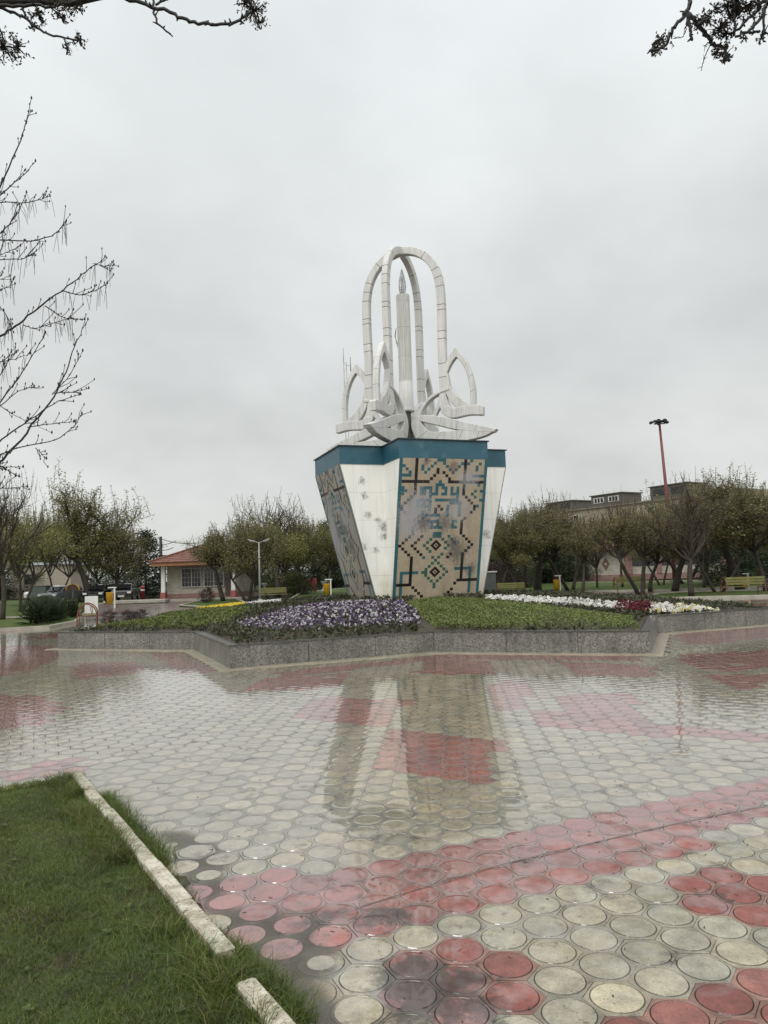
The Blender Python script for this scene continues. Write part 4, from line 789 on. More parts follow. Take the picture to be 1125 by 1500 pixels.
def tree(px, by, ty, wpx, kind, label, name='tree', cat='tree', group=None, rz=None, dist=None):
    p = G(px, by) if dist is None else np.array([*AT(px, by, dist)[:2], 0]); dp = p[1]; Hh = EYE+(hor(px)-ty)*dp/F; tm_, cm2, h0, w0 = PT[kind]; sx_ = wpx*dp/F/w0; sz_ = Hh/h0
    if group == 'shrubs': pass
    root = empty(name, (p[0], p[1], 0), random.uniform(0, 6.28) if rz is None else rz, label, cat, group, (sx_, sx_, sz_))
    inst('trunk', tm_, root); inst('crown', cm2, root); return root
GL, GM, GR = 'trees left of the kiosk', 'trees between the kiosk and the pedestal', 'trees along the right lawns'
for a in [
    (130, 882, 706, 168, 'olive', 'largest dark olive tree with dense rounded crown, left of the kiosk', GL),
    (30, 897, 742, 118, 'olive2', 'yellowish green tree standing left of the largest olive tree', GL),
    (4, 909, 690, 95, 'bare', 'nearly bare brownish tree at the left edge on the near lawn strip', GL),
    (82, 884, 752, 90, 'olive2', 'yellow green tree half hidden behind the largest olive tree', GL),
    (165, 879.5, 760, 95, 'multi', 'low olive tree right behind the largest olive tree, towards the kiosk', GL),
    (-35, 892, 720, 120, 'olive', 'olive tree cut by the left edge of the view', GL),
    (328, 881.5, 772, 66, 'brown', 'thin brownish budding tree in front of the kiosk roof', GM),
    (364, 881, 752, 104, 'multi', 'three stemmed olive tree beside the white lamp post', GM),
    (408, 874, 728, 105, 'bare', 'tall bare topped tree rising above the trees behind the lamp post', GM),
    (398, 878, 762, 110, 'olive2', 'broad yellow olive tree right behind the white lamp post', GM),
    (444, 872, 758, 105, 'olive2', 'olive tree above the clipped round green bush', GM),
    (482, 872, 770, 92, 'olive', 'dark olive tree touching the leaning left side of the pedestal', GM),
    (515, 870, 775, 85, 'brown', 'brownish tree partly hidden behind the left mosaic arm', GM),
    (735, 873, 752, 104, 'olive', 'dark olive tree next to the right edge of the pedestal', GR),
    (764, 871, 745, 110, 'brown2', 'brown budding tree behind the bench right of the pedestal', GR),
    (788, 868.5, 740, 104, 'brown', 'brown tree between the right bench and the yellow bin', GR),
    (815, 866, 722, 93, 'bare', 'thin bare tree poking above the others behind the yellow bin', GR),
    (836, 866, 745, 110, 'brown2', 'reddish brown tree just left of the brick kiosk wall', GR),
    (853, 869.5, 765, 46, 'brown', 'slender brown tree in front of the left end of the pale brick wall', GR),
    (875, 862, 765, 44, 'bare', 'thin trunked tree before the diamond pattern of the brick wall', GR),
    (939, 873, 738, 137, 'brown2', 'dark trunked tree nearest the forked path, left of the leaning trunk', GR),
    (912, 861, 722, 50, 'bare', 'sparse tree with a wispy top in front of the long apartment roof', GR),
    (952, 866, 752, 104, 'olive', 'thick trunked tree just behind the dark trunked path tree', GR),
    (988, 868.5, 745, 102, 'brown', 'dark thick trunk tree standing right in front of the red mast', GR),
    (1013, 874.5, 700, 110, 'bare', 'tall pale budding tree on the near lawn right of the red mast', GR),
    (1030, 862, 712, 99, 'olive2', 'yellowish tree behind the tall pale budding tree', GR),
    (1053, 868.5, 738, 99, 'brown2', 'slim brown tree on the right lawn near the green bench', GR),
    (1086, 866, 692, 122, 'brown', 'tall brown tree behind the green bench at right', GR),
    (1122, 867, 698, 122, 'olive', 'dense brown olive tree at the right edge of the view', GR),
    (1175, 868, 700, 139, 'brown', 'brown tree just outside the right edge', GR),
    (775, 860, 738, 120, 'olive', 'broad olive crown filling the gap behind the brown bench trees', GR),
    (893, 846, 752, 80, 'brown2', 'brown crowned tree rising over the red tiled pavilion roof', GR),
    (1035, 858, 700, 110, 'olive', 'tall olive tree behind the yellowish tree, right of the mast', GR),
    (712, 857, 762, 85, 'olive', 'olive crown showing just past the right edge of the pedestal', GR),
    (812, 855, 752, 95, 'brown2', 'brown crown behind the small yellow bin, in the second row', GR),
    (1005, 856, 735, 95, 'brown2', 'brown crown in the second row just right of the mast', GR),
    (1075, 855, 715, 110, 'olive', 'tall olive crown behind the cedar and the right bench', GR),
    (970, 858, 748, 90, 'olive2', 'yellow olive tree behind the red mast', GR)]:
    tree(*a[:5], a[5], group=a[6])
for a in [
    (214, 875, 778, 66, 'dark', 'dark evergreen tree at the left corner of the kiosk', 'evergreen_tree'),
    (183, 873, 812, 70, 'cedar', 'dark low evergreen behind the parked black car', 'evergreen_tree'),
    (60, 872, 815, 90, 'cedar', 'dark evergreen mass behind the grey green box', 'evergreen_tree'),
    (0, 878, 815, 110, 'cedar', 'dark evergreen behind the lawn at the left edge', 'evergreen_tree'),
    (118, 871, 812, 80, 'cedar', 'dark evergreen behind the trunk of the largest olive tree', 'evergreen_tree'),
    (355, 866, 806, 85, 'cedar', 'dark evergreen mass behind the three stemmed tree', 'evergreen_tree'),
    (402, 864, 808, 75, 'cedar', 'dark evergreen mass directly behind the lamp post', 'evergreen_tree'),
    (445, 862, 805, 80, 'cedar', 'dark evergreen behind the red climbing frame', 'evergreen_tree'),
    (478, 862, 765, 48, 'dark', 'pointed dark conifer rising left of the pedestal', 'evergreen_tree'),
    (500, 861, 800, 80, 'cedar', 'dark evergreen behind the yellow bin left of the pedestal', 'evergreen_tree'),
    (725, 858, 748, 42, 'dark', 'pointed dark conifer beside the right pedestal arm', 'evergreen_tree'),
    (800, 855, 800, 90, 'cedar', 'dark evergreen in shade behind the yellow bin', 'evergreen_tree'),
    (838, 853, 805, 70, 'cedar', 'dark evergreen left of the brick wall', 'evergreen_tree'),
    (765, 856, 795, 95, 'cedar', 'dark evergreen behind the bench and purple shrub', 'evergreen_tree'),
    (1072, 858, 790, 100, 'cedar', 'broad green cedar with low branches behind the green bench', 'cedar_tree'),
    (705, 849, 790, 80, 'cedar', 'far dark evergreen seen just past the right pedestal arm', 'evergreen_tree'),
    (775, 846.5, 785, 90, 'cedar', 'far dark evergreen behind the right trees, above the small bin', 'evergreen_tree'),
    (835, 844, 783, 90, 'dark', 'far dark conifer at the left end of the pavilion', 'evergreen_tree'),
    (1075, 840, 775, 100, 'cedar', 'far dark evergreen past the right end of the pavilion', 'evergreen_tree'),
    (1150, 838, 775, 100, 'cedar', 'far dark evergreen at the right border of the view', 'evergreen_tree'),
    (1112, 853, 800, 90, 'dark', 'dark conifer behind the bin at the right edge', 'evergreen_tree')]:
    tree(*a[:5], a[5], a[6], 'evergreen', 'evergreens in the background')
tree(735, 866, 822, 62, 'purple', 'round dark purple shrub behind the bench right of the pedestal', 'purple_shrub', 'shrub')
tree(772, 862, 826, 40, 'shrub', 'bright green shrub beside the dark purple shrub', 'shrub', 'shrub')
tree(432, 871, 838, 55, 'parasol', 'clipped yellow green bush like a parasol near the red frame', 'clipped_bush', 'bush')
tree(303, 884, 860, 22, 'purple', 'small reddish bare shrub in front of the kiosk steps', 'small_shrub', 'shrub')
tree(62, 901, 873, 60, 'shrub', 'low dark shrub behind the yucca clumps', 'shrub', 'shrub')
# yuccas: rosettes of stiff blades
yb = MB(); rg = np.random.default_rng(3)
for k_ in range(260):
    a, el = rg.uniform(0, 6.28), rg.uniform(.1, 1.45); d_ = np.array([math.cos(a)*math.cos(el), math.sin(a)*math.cos(el), math.sin(el)]); L = rg.uniform(.5, .9); s_ = np.cross(d_, [0, 0, 1.0]); s_ /= np.linalg.norm(s_); o = np.array([rg.normal(0, .12), rg.normal(0, .12), rg.uniform(.05, .5)])
    yb.add([o-s_*.022, o+s_*.022, o+d_*L*.6+s_*.018-np.array([0, 0, .02]), o+d_*L-np.array([0, 0, .10*L]), o+d_*L*.6-s_*.018-np.array([0, 0, .02])], [[0, 1, 2, 3, 4]], 0, np.array([.030, .042, .018])*rg.uniform(.6, 1.5))
ymesh = yb.mesh('leaf_rosette', [m_fol])
for (px, by, s_, lab) in [(44, 920, 1.35, 'spiky dark yucca clump at the lawn edge, leftmost of the group'), (64, 917, 1.3, 'spiky yucca clump second in the row by the paved plaza'), (79, 914, 1.15, 'spiky yucca clump between the row and the arched bench'), (101, 909, 1.2, 'spiky yucca clump nearest the arched red bench')]:
    g = G(px, by-2); r = empty('yucca', (g[0], g[1]+.5, 0), random.uniform(0, 6), lab, 'yucca', 'yuccas at the left lawn edge', (s_*.72, s_*.72, s_*.8)); inst('leaf_rosette', ymesh, r)
for (px, by, lab) in [(188, 903, 'dark leafy clump at the back edge of the mound, leftmost'), (205, 900, 'dark leafy clump on the mound behind the grassy cover'), (160, 911, 'reddish dark rose bush stub near the left tip of the mound')]:
    g = AT(px, by, 21.5); r = empty('rose_bush', (g[0], g[1], mz(g[0], g[1])), random.uniform(0, 6), lab, 'bush', 'small bushes on the mound', (.20, .20, .16)); inst('trunk', PT['purple'][0], r); inst('crown', PT['purple'][1], r)
# ------------------------------------------------------------------ bare tree at the left and overhanging boughs
def limb(mb, px_pts, depth, r0, r1, ox=0, oy=0, s_=1.0, jit=.0, sag=0, k=6):
    P = np.array([AT(x/s_+ox, y/s_+oy, depth+jit*i) for i, (x, y) in enumerate(px_pts)]); nn = max(6, 4*len(P))
    t = np.linspace(0, len(P)-1, nn); i = np.clip(t.astype(int), 0, len(P)-2); Q = P[i]+(P[i+1]-P[i])*(t-i)[:, None]
    Q[1:-1] = .25*Q[:-2]+.5*Q[1:-1]+.25*Q[2:]; Q[1:-1] += np.random.default_rng(int(abs(Q[0, 0])*1000)).normal(0, r0*.35, Q[1:-1].shape)
    mb.tube(Q, np.linspace(r0, r1, nn), k); return Q
DN = 5.0; tw_ = MB(); ct = MB(); tk = MB(); rg = np.random.default_rng(21)
root_n = np.array([-4.9, 4.3, 0]); bt_ = empty('budding_tree', root_n, 0, 'bare young tree with hanging catkins reaching in from the left edge', 'tree')
L8 = [([(-80, 480), (0, 365), (40, 270), (75, 190), (100, 110), (115, 35)], .009, .003), ([(-60, 440), (0, 390), (50, 345), (90, 315), (130, 265)], .008, .003), ([(-80, 415), (0, 415), (90, 418), (140, 408), (183, 393)], .007, .003),
      ([(-60, 580), (0, 530), (30, 500), (70, 450), (97, 380)], .007, .003), ([(-80, 545), (0, 555), (120, 558), (190, 540), (225, 510), (243, 485)], .008, .003), ([(-60, 630), (0, 625), (80, 625), (125, 605)], .006, .003), ([(-60, 640), (0, 610), (75, 575)], .005, .002),
      ([(-160, 960), (-60, 930), (0, 905), (60, 870), (130, 810), (230, 735), (310, 675), (385, 615)], .015, .004), ([(230, 740), (290, 757), (350, 740), (393, 712)], .006, .003), ([(165, 795), (230, 840), (310, 845)], .006, .003), ([(85, 865), (130, 880), (220, 850), (260, 840)], .005, .002),
      ([(-60, 1230), (0, 1150), (60, 1070), (130, 960), (165, 895)], .008, .003), ([(-160, 1480), (0, 1370), (100, 1260), (190, 1140), (240, 1040), (280, 930), (322, 845)], .014, .003), ([(190, 1120), (250, 1060), (303, 960)], .005, .0025), ([(200, 1115), (270, 1110), (325, 1097)], .006, .003),
      ([(-60, 1340), (0, 1290), (100, 1220), (200, 1150), (290, 1120)], .009, .003), ([(-60, 1370), (0, 1340), (80, 1310), (200, 1290), (270, 1240), (300, 1190)], .008, .003), ([(100, 1240), (200, 1225), (270, 1220)], .005, .0025), ([(-40, 1350), (0, 1380), (70, 1420)], .006, .003), ([(-40, 1385), (0, 1385), (85, 1385)], .006, .003),
      ([(130, 1315), (170, 1355)], .004, .002), ([(-40, 1480), (0, 1465), (100, 1458)], .006, .003), ([(-40, 735), (0, 735), (55, 715)], .005, .002), ([(-40, 700), (50, 697)], .004, .002), ([(340, 640), (385, 650), (417, 645)], .004, .002), ([(0, 800), (25, 830), (40, 870)], .004, .002), ([(-30, 1010), (0, 1000), (55, 990), (110, 970)], .006, .002), ([(-30, 1190), (60, 1110), (125, 1090)], .006, .0025), ([(0, 1050), (30, 1000), (60, 965)], .005, .002), ([(0, 1160), (60, 1200), (190, 1260)], .004, .002)]
for i, (p, r0, r1) in enumerate(L8):
    Q = limb(tw_, p, DN+.12*((i*7) % 5-2), r0*.72, r1*.7, 0, 130, 2.5, k=5); cat_ = max(y for x, y in p) < 1020
    for _ in range(int(2+len(p)*1.9)):          # side twigs with buds
        j = rg.integers(1, len(Q)-1); d_ = Q[j+1]-Q[j]; d_ /= np.linalg.norm(d_)+1e-9; s_ = rg.choice([-1, 1]); e_ = Q[j]+(d_*rg.uniform(.4, 1)+np.array([rg.normal(0, .3), rg.normal(0, .4), .5*s_+.25]))*rg.uniform(.02, .10)
        tw_.tube([Q[j], (Q[j]+e_)/2+rg.normal(0, .004, 3), e_], [.0028, .0024, .002], 3, cap=False); tw_.lathe([(0, -.008), (.005, 0), (.0035, .008), (0, .015)], e_, 5)
    for j in range(2, len(Q)-1, 2): tw_.lathe([(0, -.006), (r1*1.9, 0), (0, .012)], Q[j]+rg.normal(0, .003, 3), 5)
    tw_.lathe([(0, -.01), (.007, 0), (.004, .012), (0, .02)], Q[-1], 5)
    if cat_ and i > 1:
        for _ in range(int(len(p)*3.6)):
            j = rg.integers(1, len(Q)); L = rg.uniform(.05, .17); o = Q[j]; x_, y_ = rg.normal(0, .018, 2); ct.tube([o, o+np.array([x_*.5, y_*.5, -L*.35]), o+np.array([x_, y_, -L])], [.0012, .0018, .0012], 3, cap=False)
trunk_top = AT(-160/2.5, 1480/2.5+130, DN)
tk.tube([root_n+np.array([0, 0, -.1]), root_n+np.array([.05, .02, .8]), root_n+np.array([.02, .1, 1.8]), root_n+np.array([.15, .2, 3.2]), root_n+np.array([.2, .3, 4.6])], [.085, .07, .06, .045, .02], 8)
for (x, y), zt in [((-160, 1480), 2.2), ((-160, 960), 3.1), ((-80, 480), 3.9), ((-80, 545), 3.7), ((-80, 415), 4.2), ((-60, 630), 3.5), ((-60, 1340), 2.6), ((-60, 1230), 2.8), ((-60, 440), 4.3), ((-60, 580), 3.6), ((-60, 1370), 2.5), ((-40, 735), 3.3)]:
    e_ = AT(x/2.5, y/2.5+130, DN); s_ = root_n+np.array([.1, .15, zt]); tk.tube([s_, s_+(e_-s_)*.5+np.array([0, 0, -.05]), e_], [.022, .017, .011], 5)
def rel(mb, o): 
    mb.V = [v-np.asarray(o) for v in mb.V]; return mb
rel(tk, root_n).build('trunk', m_dark, bt_); m_twd = mat('dark_twig', (.028, .022, .020), .7, var=.3, vs=20); rel(tw_, root_n).build('branches', m_twd, bt_); rel(ct, root_n).build('catkins', mat('catkin', (.060, .050, .036), .8), bt_, kind='stuff')
def budclump(mb, c_, r, nn, rg):
    d_ = rg.normal(size=(nn, 3)); d_ /= np.linalg.norm(d_, axis=1)[:, None]
    for k_ in range(nn):
        e_ = c_+d_[k_]*r*rg.uniform(.4, 1.0); mb.tube([c_+d_[k_]*r*.05, (c_+e_)/2+rg.normal(0, r*.08, 3), e_], [.0032, .0022, .0016], 3, cap=False)
        for _ in range(3): q = e_+rg.normal(0, r*.14, 3); mb.leaves(np.repeat(q[None], 2, 0), .0085, 1, np.array([.055, .045, .03])*rg.uniform(.5, 1.3))
def overhang(label, root, lines, clumps, ox, oy, s_, depth, start, fork):
    t_ = empty('overhanging_tree', root, 0, label, 'tree'); b_ = MB(); k_ = MB(); rg = np.random.default_rng(int(abs(root[0])*77))
    for i, (p, r0, r1) in enumerate(lines):
        Q = limb(b_, p, depth+.06*((i*5) % 4), r0, r1, ox, oy, s_, k=7)
        for j in range(2, len(Q)-1):
            if rg.random() < .75: e_ = Q[j]+rg.normal(0, .012, 3); b_.tube([Q[j], e_], [r1*1.15, r1*.5], 5)
    for (x, y), r, nn in clumps: budclump(k_, AT(x/s_+ox, y/s_+oy, depth+.08), r, nn, rg)
    st = [AT(x/s_+ox, y/s_+oy, depth) for x, y in start]; r_ = np.asarray(root, float); tk2 = MB(); f_ = r_+np.array([0, .1, fork])
    tk2.tube([r_-np.array([0, 0, .1]), r_+np.array([.03, .02, 1.2]), r_+np.array([-.02, .05, 2.6]), f_], [.16, .13, .12, .10], 10)
    for i_, s0 in enumerate(st):
        f2 = f_-np.array([0, 0, .12+.28*i_]) if i_ else f_-np.array([0, 0, .05]); L_ = np.linalg.norm(s0-f2); t_l = np.linspace(0, 1, 12); bow = np.array([rg.normal(0, .10), rg.normal(0, .10), rg.uniform(.10, .26)])*L_
        cv_ = f2+(s0-f2)*t_l[:, None]+np.sin(t_l*math.pi)[:, None]*bow; cv_[1:-1] += rg.normal(0, .022, (10, 3)); tk2.tube(cv_, np.linspace(.055-.008*min(i_, 3), .012, 12), 7)
    rel(tk2, root).build('trunk', m_dark, t_); rel(b_, root).build('branches', m_dark, t_); rel(k_, root).build('buds', [m_dark, m_fol], t_, kind='stuff')
overhang('dark budding boughs hanging into the top left corner', (-3.3, .55, 0),
         [([(-300, 10), (0, 28), (100, 20), (200, 28), (240, 10), (350, 0)], .010, .004), ([(-100, 0), (0, 30), (100, 65), (130, 100), (180, 130), (250, 150), (310, 160)], .008, .004), ([(78, -60), (82, 0), (100, 65)], .006, .005), ([(-100, 170), (0, 180), (60, 185), (100, 180)], .006, .003),
          ([(300, -120), (500, 0), (590, 22), (690, 60), (750, 88), (830, 98), (910, 95), (960, 68), (985, 45)], .0095, .006), ([(600, -40), (600, 40), (620, 95), (670, 135)], .006, .004), ([(610, 20), (690, -20)], .006, .005), ([(200, 28), (235, 65), (260, 75)], .004, .002), ([(250, 150), (270, 195)], .004, .002)],
         [((995, 40), .075, 46), ((960, 10), .06, 22), ((1020, 85), .035, 14), ((250, 10), .08, 34), ((150, 60), .055, 24), ((300, 30), .05, 18), ((240, 70), .045, 14), ((310, 158), .045, 16), ((265, 185), .035, 10), ((10, 185), .09, 36), ((70, 185), .07, 26), ((130, 100), .03, 8), ((210, -10), .08, 22)],
         0, 0, 2.679, 3.3, [(-300, 10), (-100, 0), (-100, 170), (300, -120), (78, -60), (600, -40)], 3.6)
overhang('dark budding boughs hanging into the top right corner', (3.9, .9, 0),
         [([(530, -150), (510, -20), (480, 100), (400, 170), (350, 250), (300, 370), (240, 395), (170, 410)], .011, .005), ([(480, 100), (490, 220), (515, 325)], .010, .006), ([(490, 110), (560, 200), (640, 300), (710, 370), (780, 380), (800, 365)], .011, .007), ([(660, 360), (610, 470), (588, 570)], .0025, .0015), ([(640, 340), (615, 385)], .0025, .0015), ([(470, 230), (440, 300), (360, 310)], .0025, .0015), ([(345, 330), (370, 375)], .0025, .0015),
          ([(1300, -150), (1110, 0), (1000, 110), (900, 220), (820, 280)], .010, .006), ([(1200, -40), (1125, 20), (1080, 120), (1000, 230), (860, 295)], .010, .006), ([(835, -120), (840, 0), (860, 200), (850, 290)], .008, .005), ([(1100, 60), (1085, 240), (1070, 300)], .007, .004), ([(1060, 250), (970, 265)], .007, .005), ([(560, 200), (600, 165), (660, 140)], .006, .004), ([(1085, 240), (1125, 275)], .004, .003), ([(1000, 230), (1020, 150)], .004, .003)],
         [((870, 20), .075, 40), ((800, 50), .06, 30), ((950, 50), .07, 34), ((1040, 40), .06, 22), ((740, 230), .06, 34), ((790, 260), .055, 26), ((700, 70), .035, 14), ((610, 160), .045, 18), ((540, 180), .045, 18), ((650, 140), .035, 12), ((270, 310), .05, 22), ((230, 380), .045, 18), ((190, 400), .03, 10), ((720, 420), .035, 16), ((790, 430), .045, 18), ((775, 470), .025, 8), ((930, 310), .025, 8), ((1070, 310), .025, 8), ((880, 110), .05, 20), ((830, 130), .04, 14)],
         920, 0, 5.488, 3.3, [(530, -150), (1300, -150), (1200, -40), (835, -120)], 3.9)
# ------------------------------------------------------------------ buildings
def brickmat(name, c1, c2, mortar, scale=1.0, bw=.25, bh=.075):
    m, n, b = newmat(name); tc = n('ShaderNodeTexCoord').outputs['Object']; sx = n('ShaderNodeSeparateXYZ'); n.link(tc, sx.inputs[0]); cv = n('ShaderNodeCombineXYZ'); n.link(n.math('ADD', sx.outputs[0], sx.outputs[1]), cv.inputs[0]); n.link(sx.outputs[2], cv.inputs[1])
    br = n('ShaderNodeTexBrick'); n.link(cv.outputs[0], br.inputs['Vector']); br.inputs['Color1'].default_value = (*c1, 1); br.inputs['Color2'].default_value = (*c2, 1); br.inputs['Mortar'].default_value = (*mortar, 1)
    br.inputs['Scale'].default_value = scale; br.inputs['Brick Width'].default_value = bw; br.inputs['Row Height'].default_value = bh; br.inputs['Mortar Size'].default_value = .012
    n.link(n.scale(br.outputs['Color'], n.rng(n.noise(tc, 1.2, 5), .3, .7, .78, 1.15)), b.inputs['Base Color']); b.inputs['Roughness'].default_value = .8; return m
m_wbrick = brickmat('pale_brick', (.46, .42, .35), (.36, .33, .27), (.22, .19, .16), 1, .32, .10)
m_rbrick = brickmat('red_brick', (.22, .085, .065), (.17, .07, .055), (.26, .22, .19), 1, .25, .08)
m_tile = mat('red_roof_tile', (.165, .070, .048), .5, var=.4, vs=2.5); m_fascia = mat('orange_brown_fascia', (.25, .118, .045), .5, var=.25, vs=2)
m_glass = mat('dark_window_glass', (.012, .013, .014), .12, var=.2); m_white = mat('white_paint', (.62, .61, .57), .5, var=.1); m_conc = mat('pale_concrete', (.30, .28, .24), .7, var=.25, vs=2)
m_red = mat('red_paint', (.30, .030, .030), .45, var=.15); m_yel = mat('yellow_paint', (.62, .34, .02), .45, var=.12); m_rust = mat('rust_red_pipe', (.14, .045, .032), .5, var=.2); m_slat = mat('yellow_green_slat', (.15, .145, .042), .55, var=.2, vs=3)
def hip_roof(mb, x0, x1, y0, y1, z0, zt, ridge, rows=9, m=0):
    # stepped tile courses up a hip roof, each course a real lip
    cx, cy = (x0+x1)/2, (y0+y1)/2
    def ring(t): 
        rx = (x1-x0)/2*(1-t)+ridge/2*t; ry = (y1-y0)/2*(1-t); return [(cx-rx, cy-ry), (cx+rx, cy-ry), (cx+rx, cy+ry), (cx-rx, cy+ry)]
    for k_ in range(rows):
        t0, t1 = k_/rows, (k_+1)/rows; a = ring(t0); q = ring(t1); za, zq = z0+(zt-z0)*t0+.05, z0+(zt-z0)*t1; lo = ring(t0)
        v = np.array([(*p, za-.06) for p in lo]+[(*p, za) for p in a]+[(*p, zq) for p in q]); mb.add(v, np.array([[i, (i+1) % 4, 4+(i+1) % 4, 4+i] for i in range(4)]+[[4+i, 4+(i+1) % 4, 8+(i+1) % 4, 8+i] for i in range(4)]), m)
    for s_ in (0, 1, 2, 3): p = ring(0)[s_]; q = ring(.99)[s_]; mb.tube([(*p, z0+.08), (*q, zt+.05)], .07, 6, m)
def grille_window(parent, c_, wd_, ht, nv, nh, rz=0, frame=None):
    frame = bpy.data.materials.get('grey_window_bars') or mat('grey_window_bars', (.36, .35, .32), .5, var=.1)
    f = MB(); t = .06
    f.box((c_[0], c_[1]-.02, c_[2]+ht/2), (wd_+t*2, .10, t)).box((c_[0], c_[1]-.02, c_[2]-ht/2), (wd_+t*2, .10, t)).box((c_[0]-wd_/2, c_[1]-.018, c_[2]), (t, .10, ht-t)).box((c_[0]+wd_/2, c_[1]-.018, c_[2]), (t, .10, ht-t))
    for i in range(1, nv): f.box((c_[0]-wd_/2+wd_*i/nv, c_[1]-.03, c_[2]), (.022 if i % 3 else .07, .03, ht-t))
    for i in range(1, nh): f.box((c_[0], c_[1]-.052, c_[2]-ht/2+ht*i/nh), (wd_-t, .018, .018))
    wn = f.build('window', frame, parent); MB().box((c_[0], c_[1]+.02, c_[2]), (wd_, .03, ht)).build('pane', m_glass, wn); return wn
# kiosk
kp = G(237, 880.5); kx = kp[0]; ky = kp[1]; kd = ky/F; ki = empty('park_kiosk', (kx, ky, 0), R_(-3), 'small pale brick park kiosk with red tiled hip roof and white barred windows', 'kiosk')
kw_, kdp = 6.0, 6.0; b_ = MB(); b_.box((kw_/2, kdp/2+.5, 1.50), (kw_-.3, kdp-.6, 2.5)).build('wall', m_wbrick, ki)
MB().box((kw_/2, kdp/2+.46, .28), (kw_-.24, kdp-.56, .46)).build('plinth', m_rbrick, ki)
for x in (.1, kw_-.35): 
    c_ = MB().box((x, .15, 1.65), (.30, .30, 2.2)).build('column', m_white, ki); MB().bbox((x, .15, .33), (.40, .40, .66), .02).build('column_base', mat('worn_red_paint', (.26, .075, .065), .6, var=.3, vs=5), c_)
MB().box((kw_/2, kdp/2, 2.86), (kw_+1.3, kdp+1.3, .30)).build('fascia', m_fascia, ki)
rf = MB(); hip_roof(rf, -.75, kw_+.75, -.75, kdp+.75, 3.0, 4.45, .6, 10); rf.build('roof', m_tile, ki)
MB().box((kw_/2, -.5, .04), (kw_+1.5, 2.2, .16)).build('terrace_slab', m_conc, ki)
grille_window(ki, (2.15, .735, 1.75), 1.55, 1.45, 6, 4); grille_window(ki, (3.95, .735, 1.75), 1.55, 1.45, 6, 4); MB().box((5.2, .72, 1.25), (.7, .06, 1.95)).build('door', mat('dark_door', (.05, .035, .03), .5), ki)
# long brick pavilion at the right
pp_ = G(862, 852.2); dpv = pp_[1]; bv_ = empty('brick_pavilion', (pp_[0], dpv, 0), R_(0.0), 'long pale brick building with red brick piers and a dark window band', 'building')
mpx = dpv/F; Lb = 215*mpx; MB().box((Lb/2, 2.6, 1.6), (Lb, 5, 3.2)).build('wall', m_wbrick, bv_); MB().box((Lb/2, .04, .32), (Lb+.05, .12, .62)).build('plinth', m_rbrick, bv_)
for x0, x1 in ((55, 65), (101, 108), (195, 205)): MB().box(((x0+x1)/2*mpx, .02, 1.9), ((x1-x0)*mpx, .22, 2.54)).build('brick_pier', m_rbrick, bv_)
for x0, x1 in ((66, 100), (109, 150), (151, 194)): 
    wn = MB().box(((x0+x1)/2*mpx, .07, 2.06), ((x1-x0)*mpx, .06, 1.25)).build('window', m_glass, bv_); fb = MB()
    for k_ in range(5): fb.box((x0*mpx+(x1-x0)*mpx*(k_+.5)/5, .035, 2.06), (.05, .03, 1.25))
    fb.build('bars', m_seam, wn)
dm = MB(); cx = 27*mpx
for s_ in (1.0,): dm.add([(cx, .085, 1.03), (cx+.42, .085, 1.75), (cx, .085, 2.47), (cx-.42, .085, 1.75), (cx, .11, 1.03), (cx+.42, .11, 1.75), (cx, .11, 2.47), (cx-.42, .11, 1.75)], np.array([[0, 1, 2, 3], [0, 4, 5, 1], [1, 5, 6, 2], [2, 6, 7, 3], [3, 7, 4, 0]]))
dm.build('brick_diamond', mat('brown_brick_relief', (.13, .085, .062), .8, var=.3), bv_); MB().box((cx, .07, 1.75), (.22, .03, .24)).build('diamond_centre', m_wbrick, bv_)
MB().box((Lb/2, 2.4, 3.28), (Lb+1.4, 6.6, .22)).build('fascia', m_fascia, bv_); rf = MB(); hip_roof(rf, -.8, 8.2, -1.0, 5.9, 3.40, 5.5, 3.0, 10); hip_roof(rf, 8.3, Lb+.8, -.95, 5.85, 3.40, 5.0, 6.0, 10); rf.build('roof', m_tile, bv_)
# apartment block far behind
A0, A1 = np.array([72.0, 150.0]), np.array([38.0, 205.0]); dd_ = A1-A0; La = np.linalg.norm(dd_); ra = math.atan2(dd_[1], dd_[0])
m_apt = brickmat('buff_brick', (.36, .305, .22), (.33, .275, .20), (.29, .25, .19), .25, .25, .08); m_aptd = mat('dark_roof_house', (.105, .095, .082), .7, var=.2)
ap = empty('apartment_block', (*A0, 0), ra, 'long buff apartment block with flat roof far behind the right trees', 'building'); zt_ = 15.7
MB().box((La/2, -7, zt_/2), (La, 14, zt_)).build('wall', m_apt, ap); MB().box((La/2-1, -7, zt_+.2), (La+3.2, 14.8, .35)).build('roof', mat('roof_edge', (.19, .16, .12), .7), ap); MB().box((-16, -7, zt_/2-.1), (31.9, 13.6, zt_-.3)).build('wall', m_apt, ap)
def roof_house(x, wd_, h_, win):
    rh = MB().box((x, -3.6, zt_+.4+h_/2), (wd_, 7, h_)).box((x, -3.6, zt_+.4+h_+.08), (wd_+.7, 7.6, .2)).build('roof_house', m_aptd, ap)
    for sx_ in (-1, 1):
        wn = MB().box((x+sx_*wd_*.24, -.06, zt_+.4+h_*.55), (wd_*.34, .1, h_*.5)).build('window', m_glass if win == 0 else m_white, rh)
        if win:
            for k_ in range(3): MB().box((x+sx_*wd_*.24+(k_-1)*wd_*.1, -.0, zt_+.4+h_*.55), (wd_*.07, .06, h_*.4)).build('pane', m_glass, wn)
def apx(px):
    d_ = ray(px, 740); t = (A0[0]*dd_[1]-A0[1]*dd_[0])/(d_[0]*dd_[1]-dd_[0]); return float((np.array([d_[0]*t, t])-A0)@dd_/La)
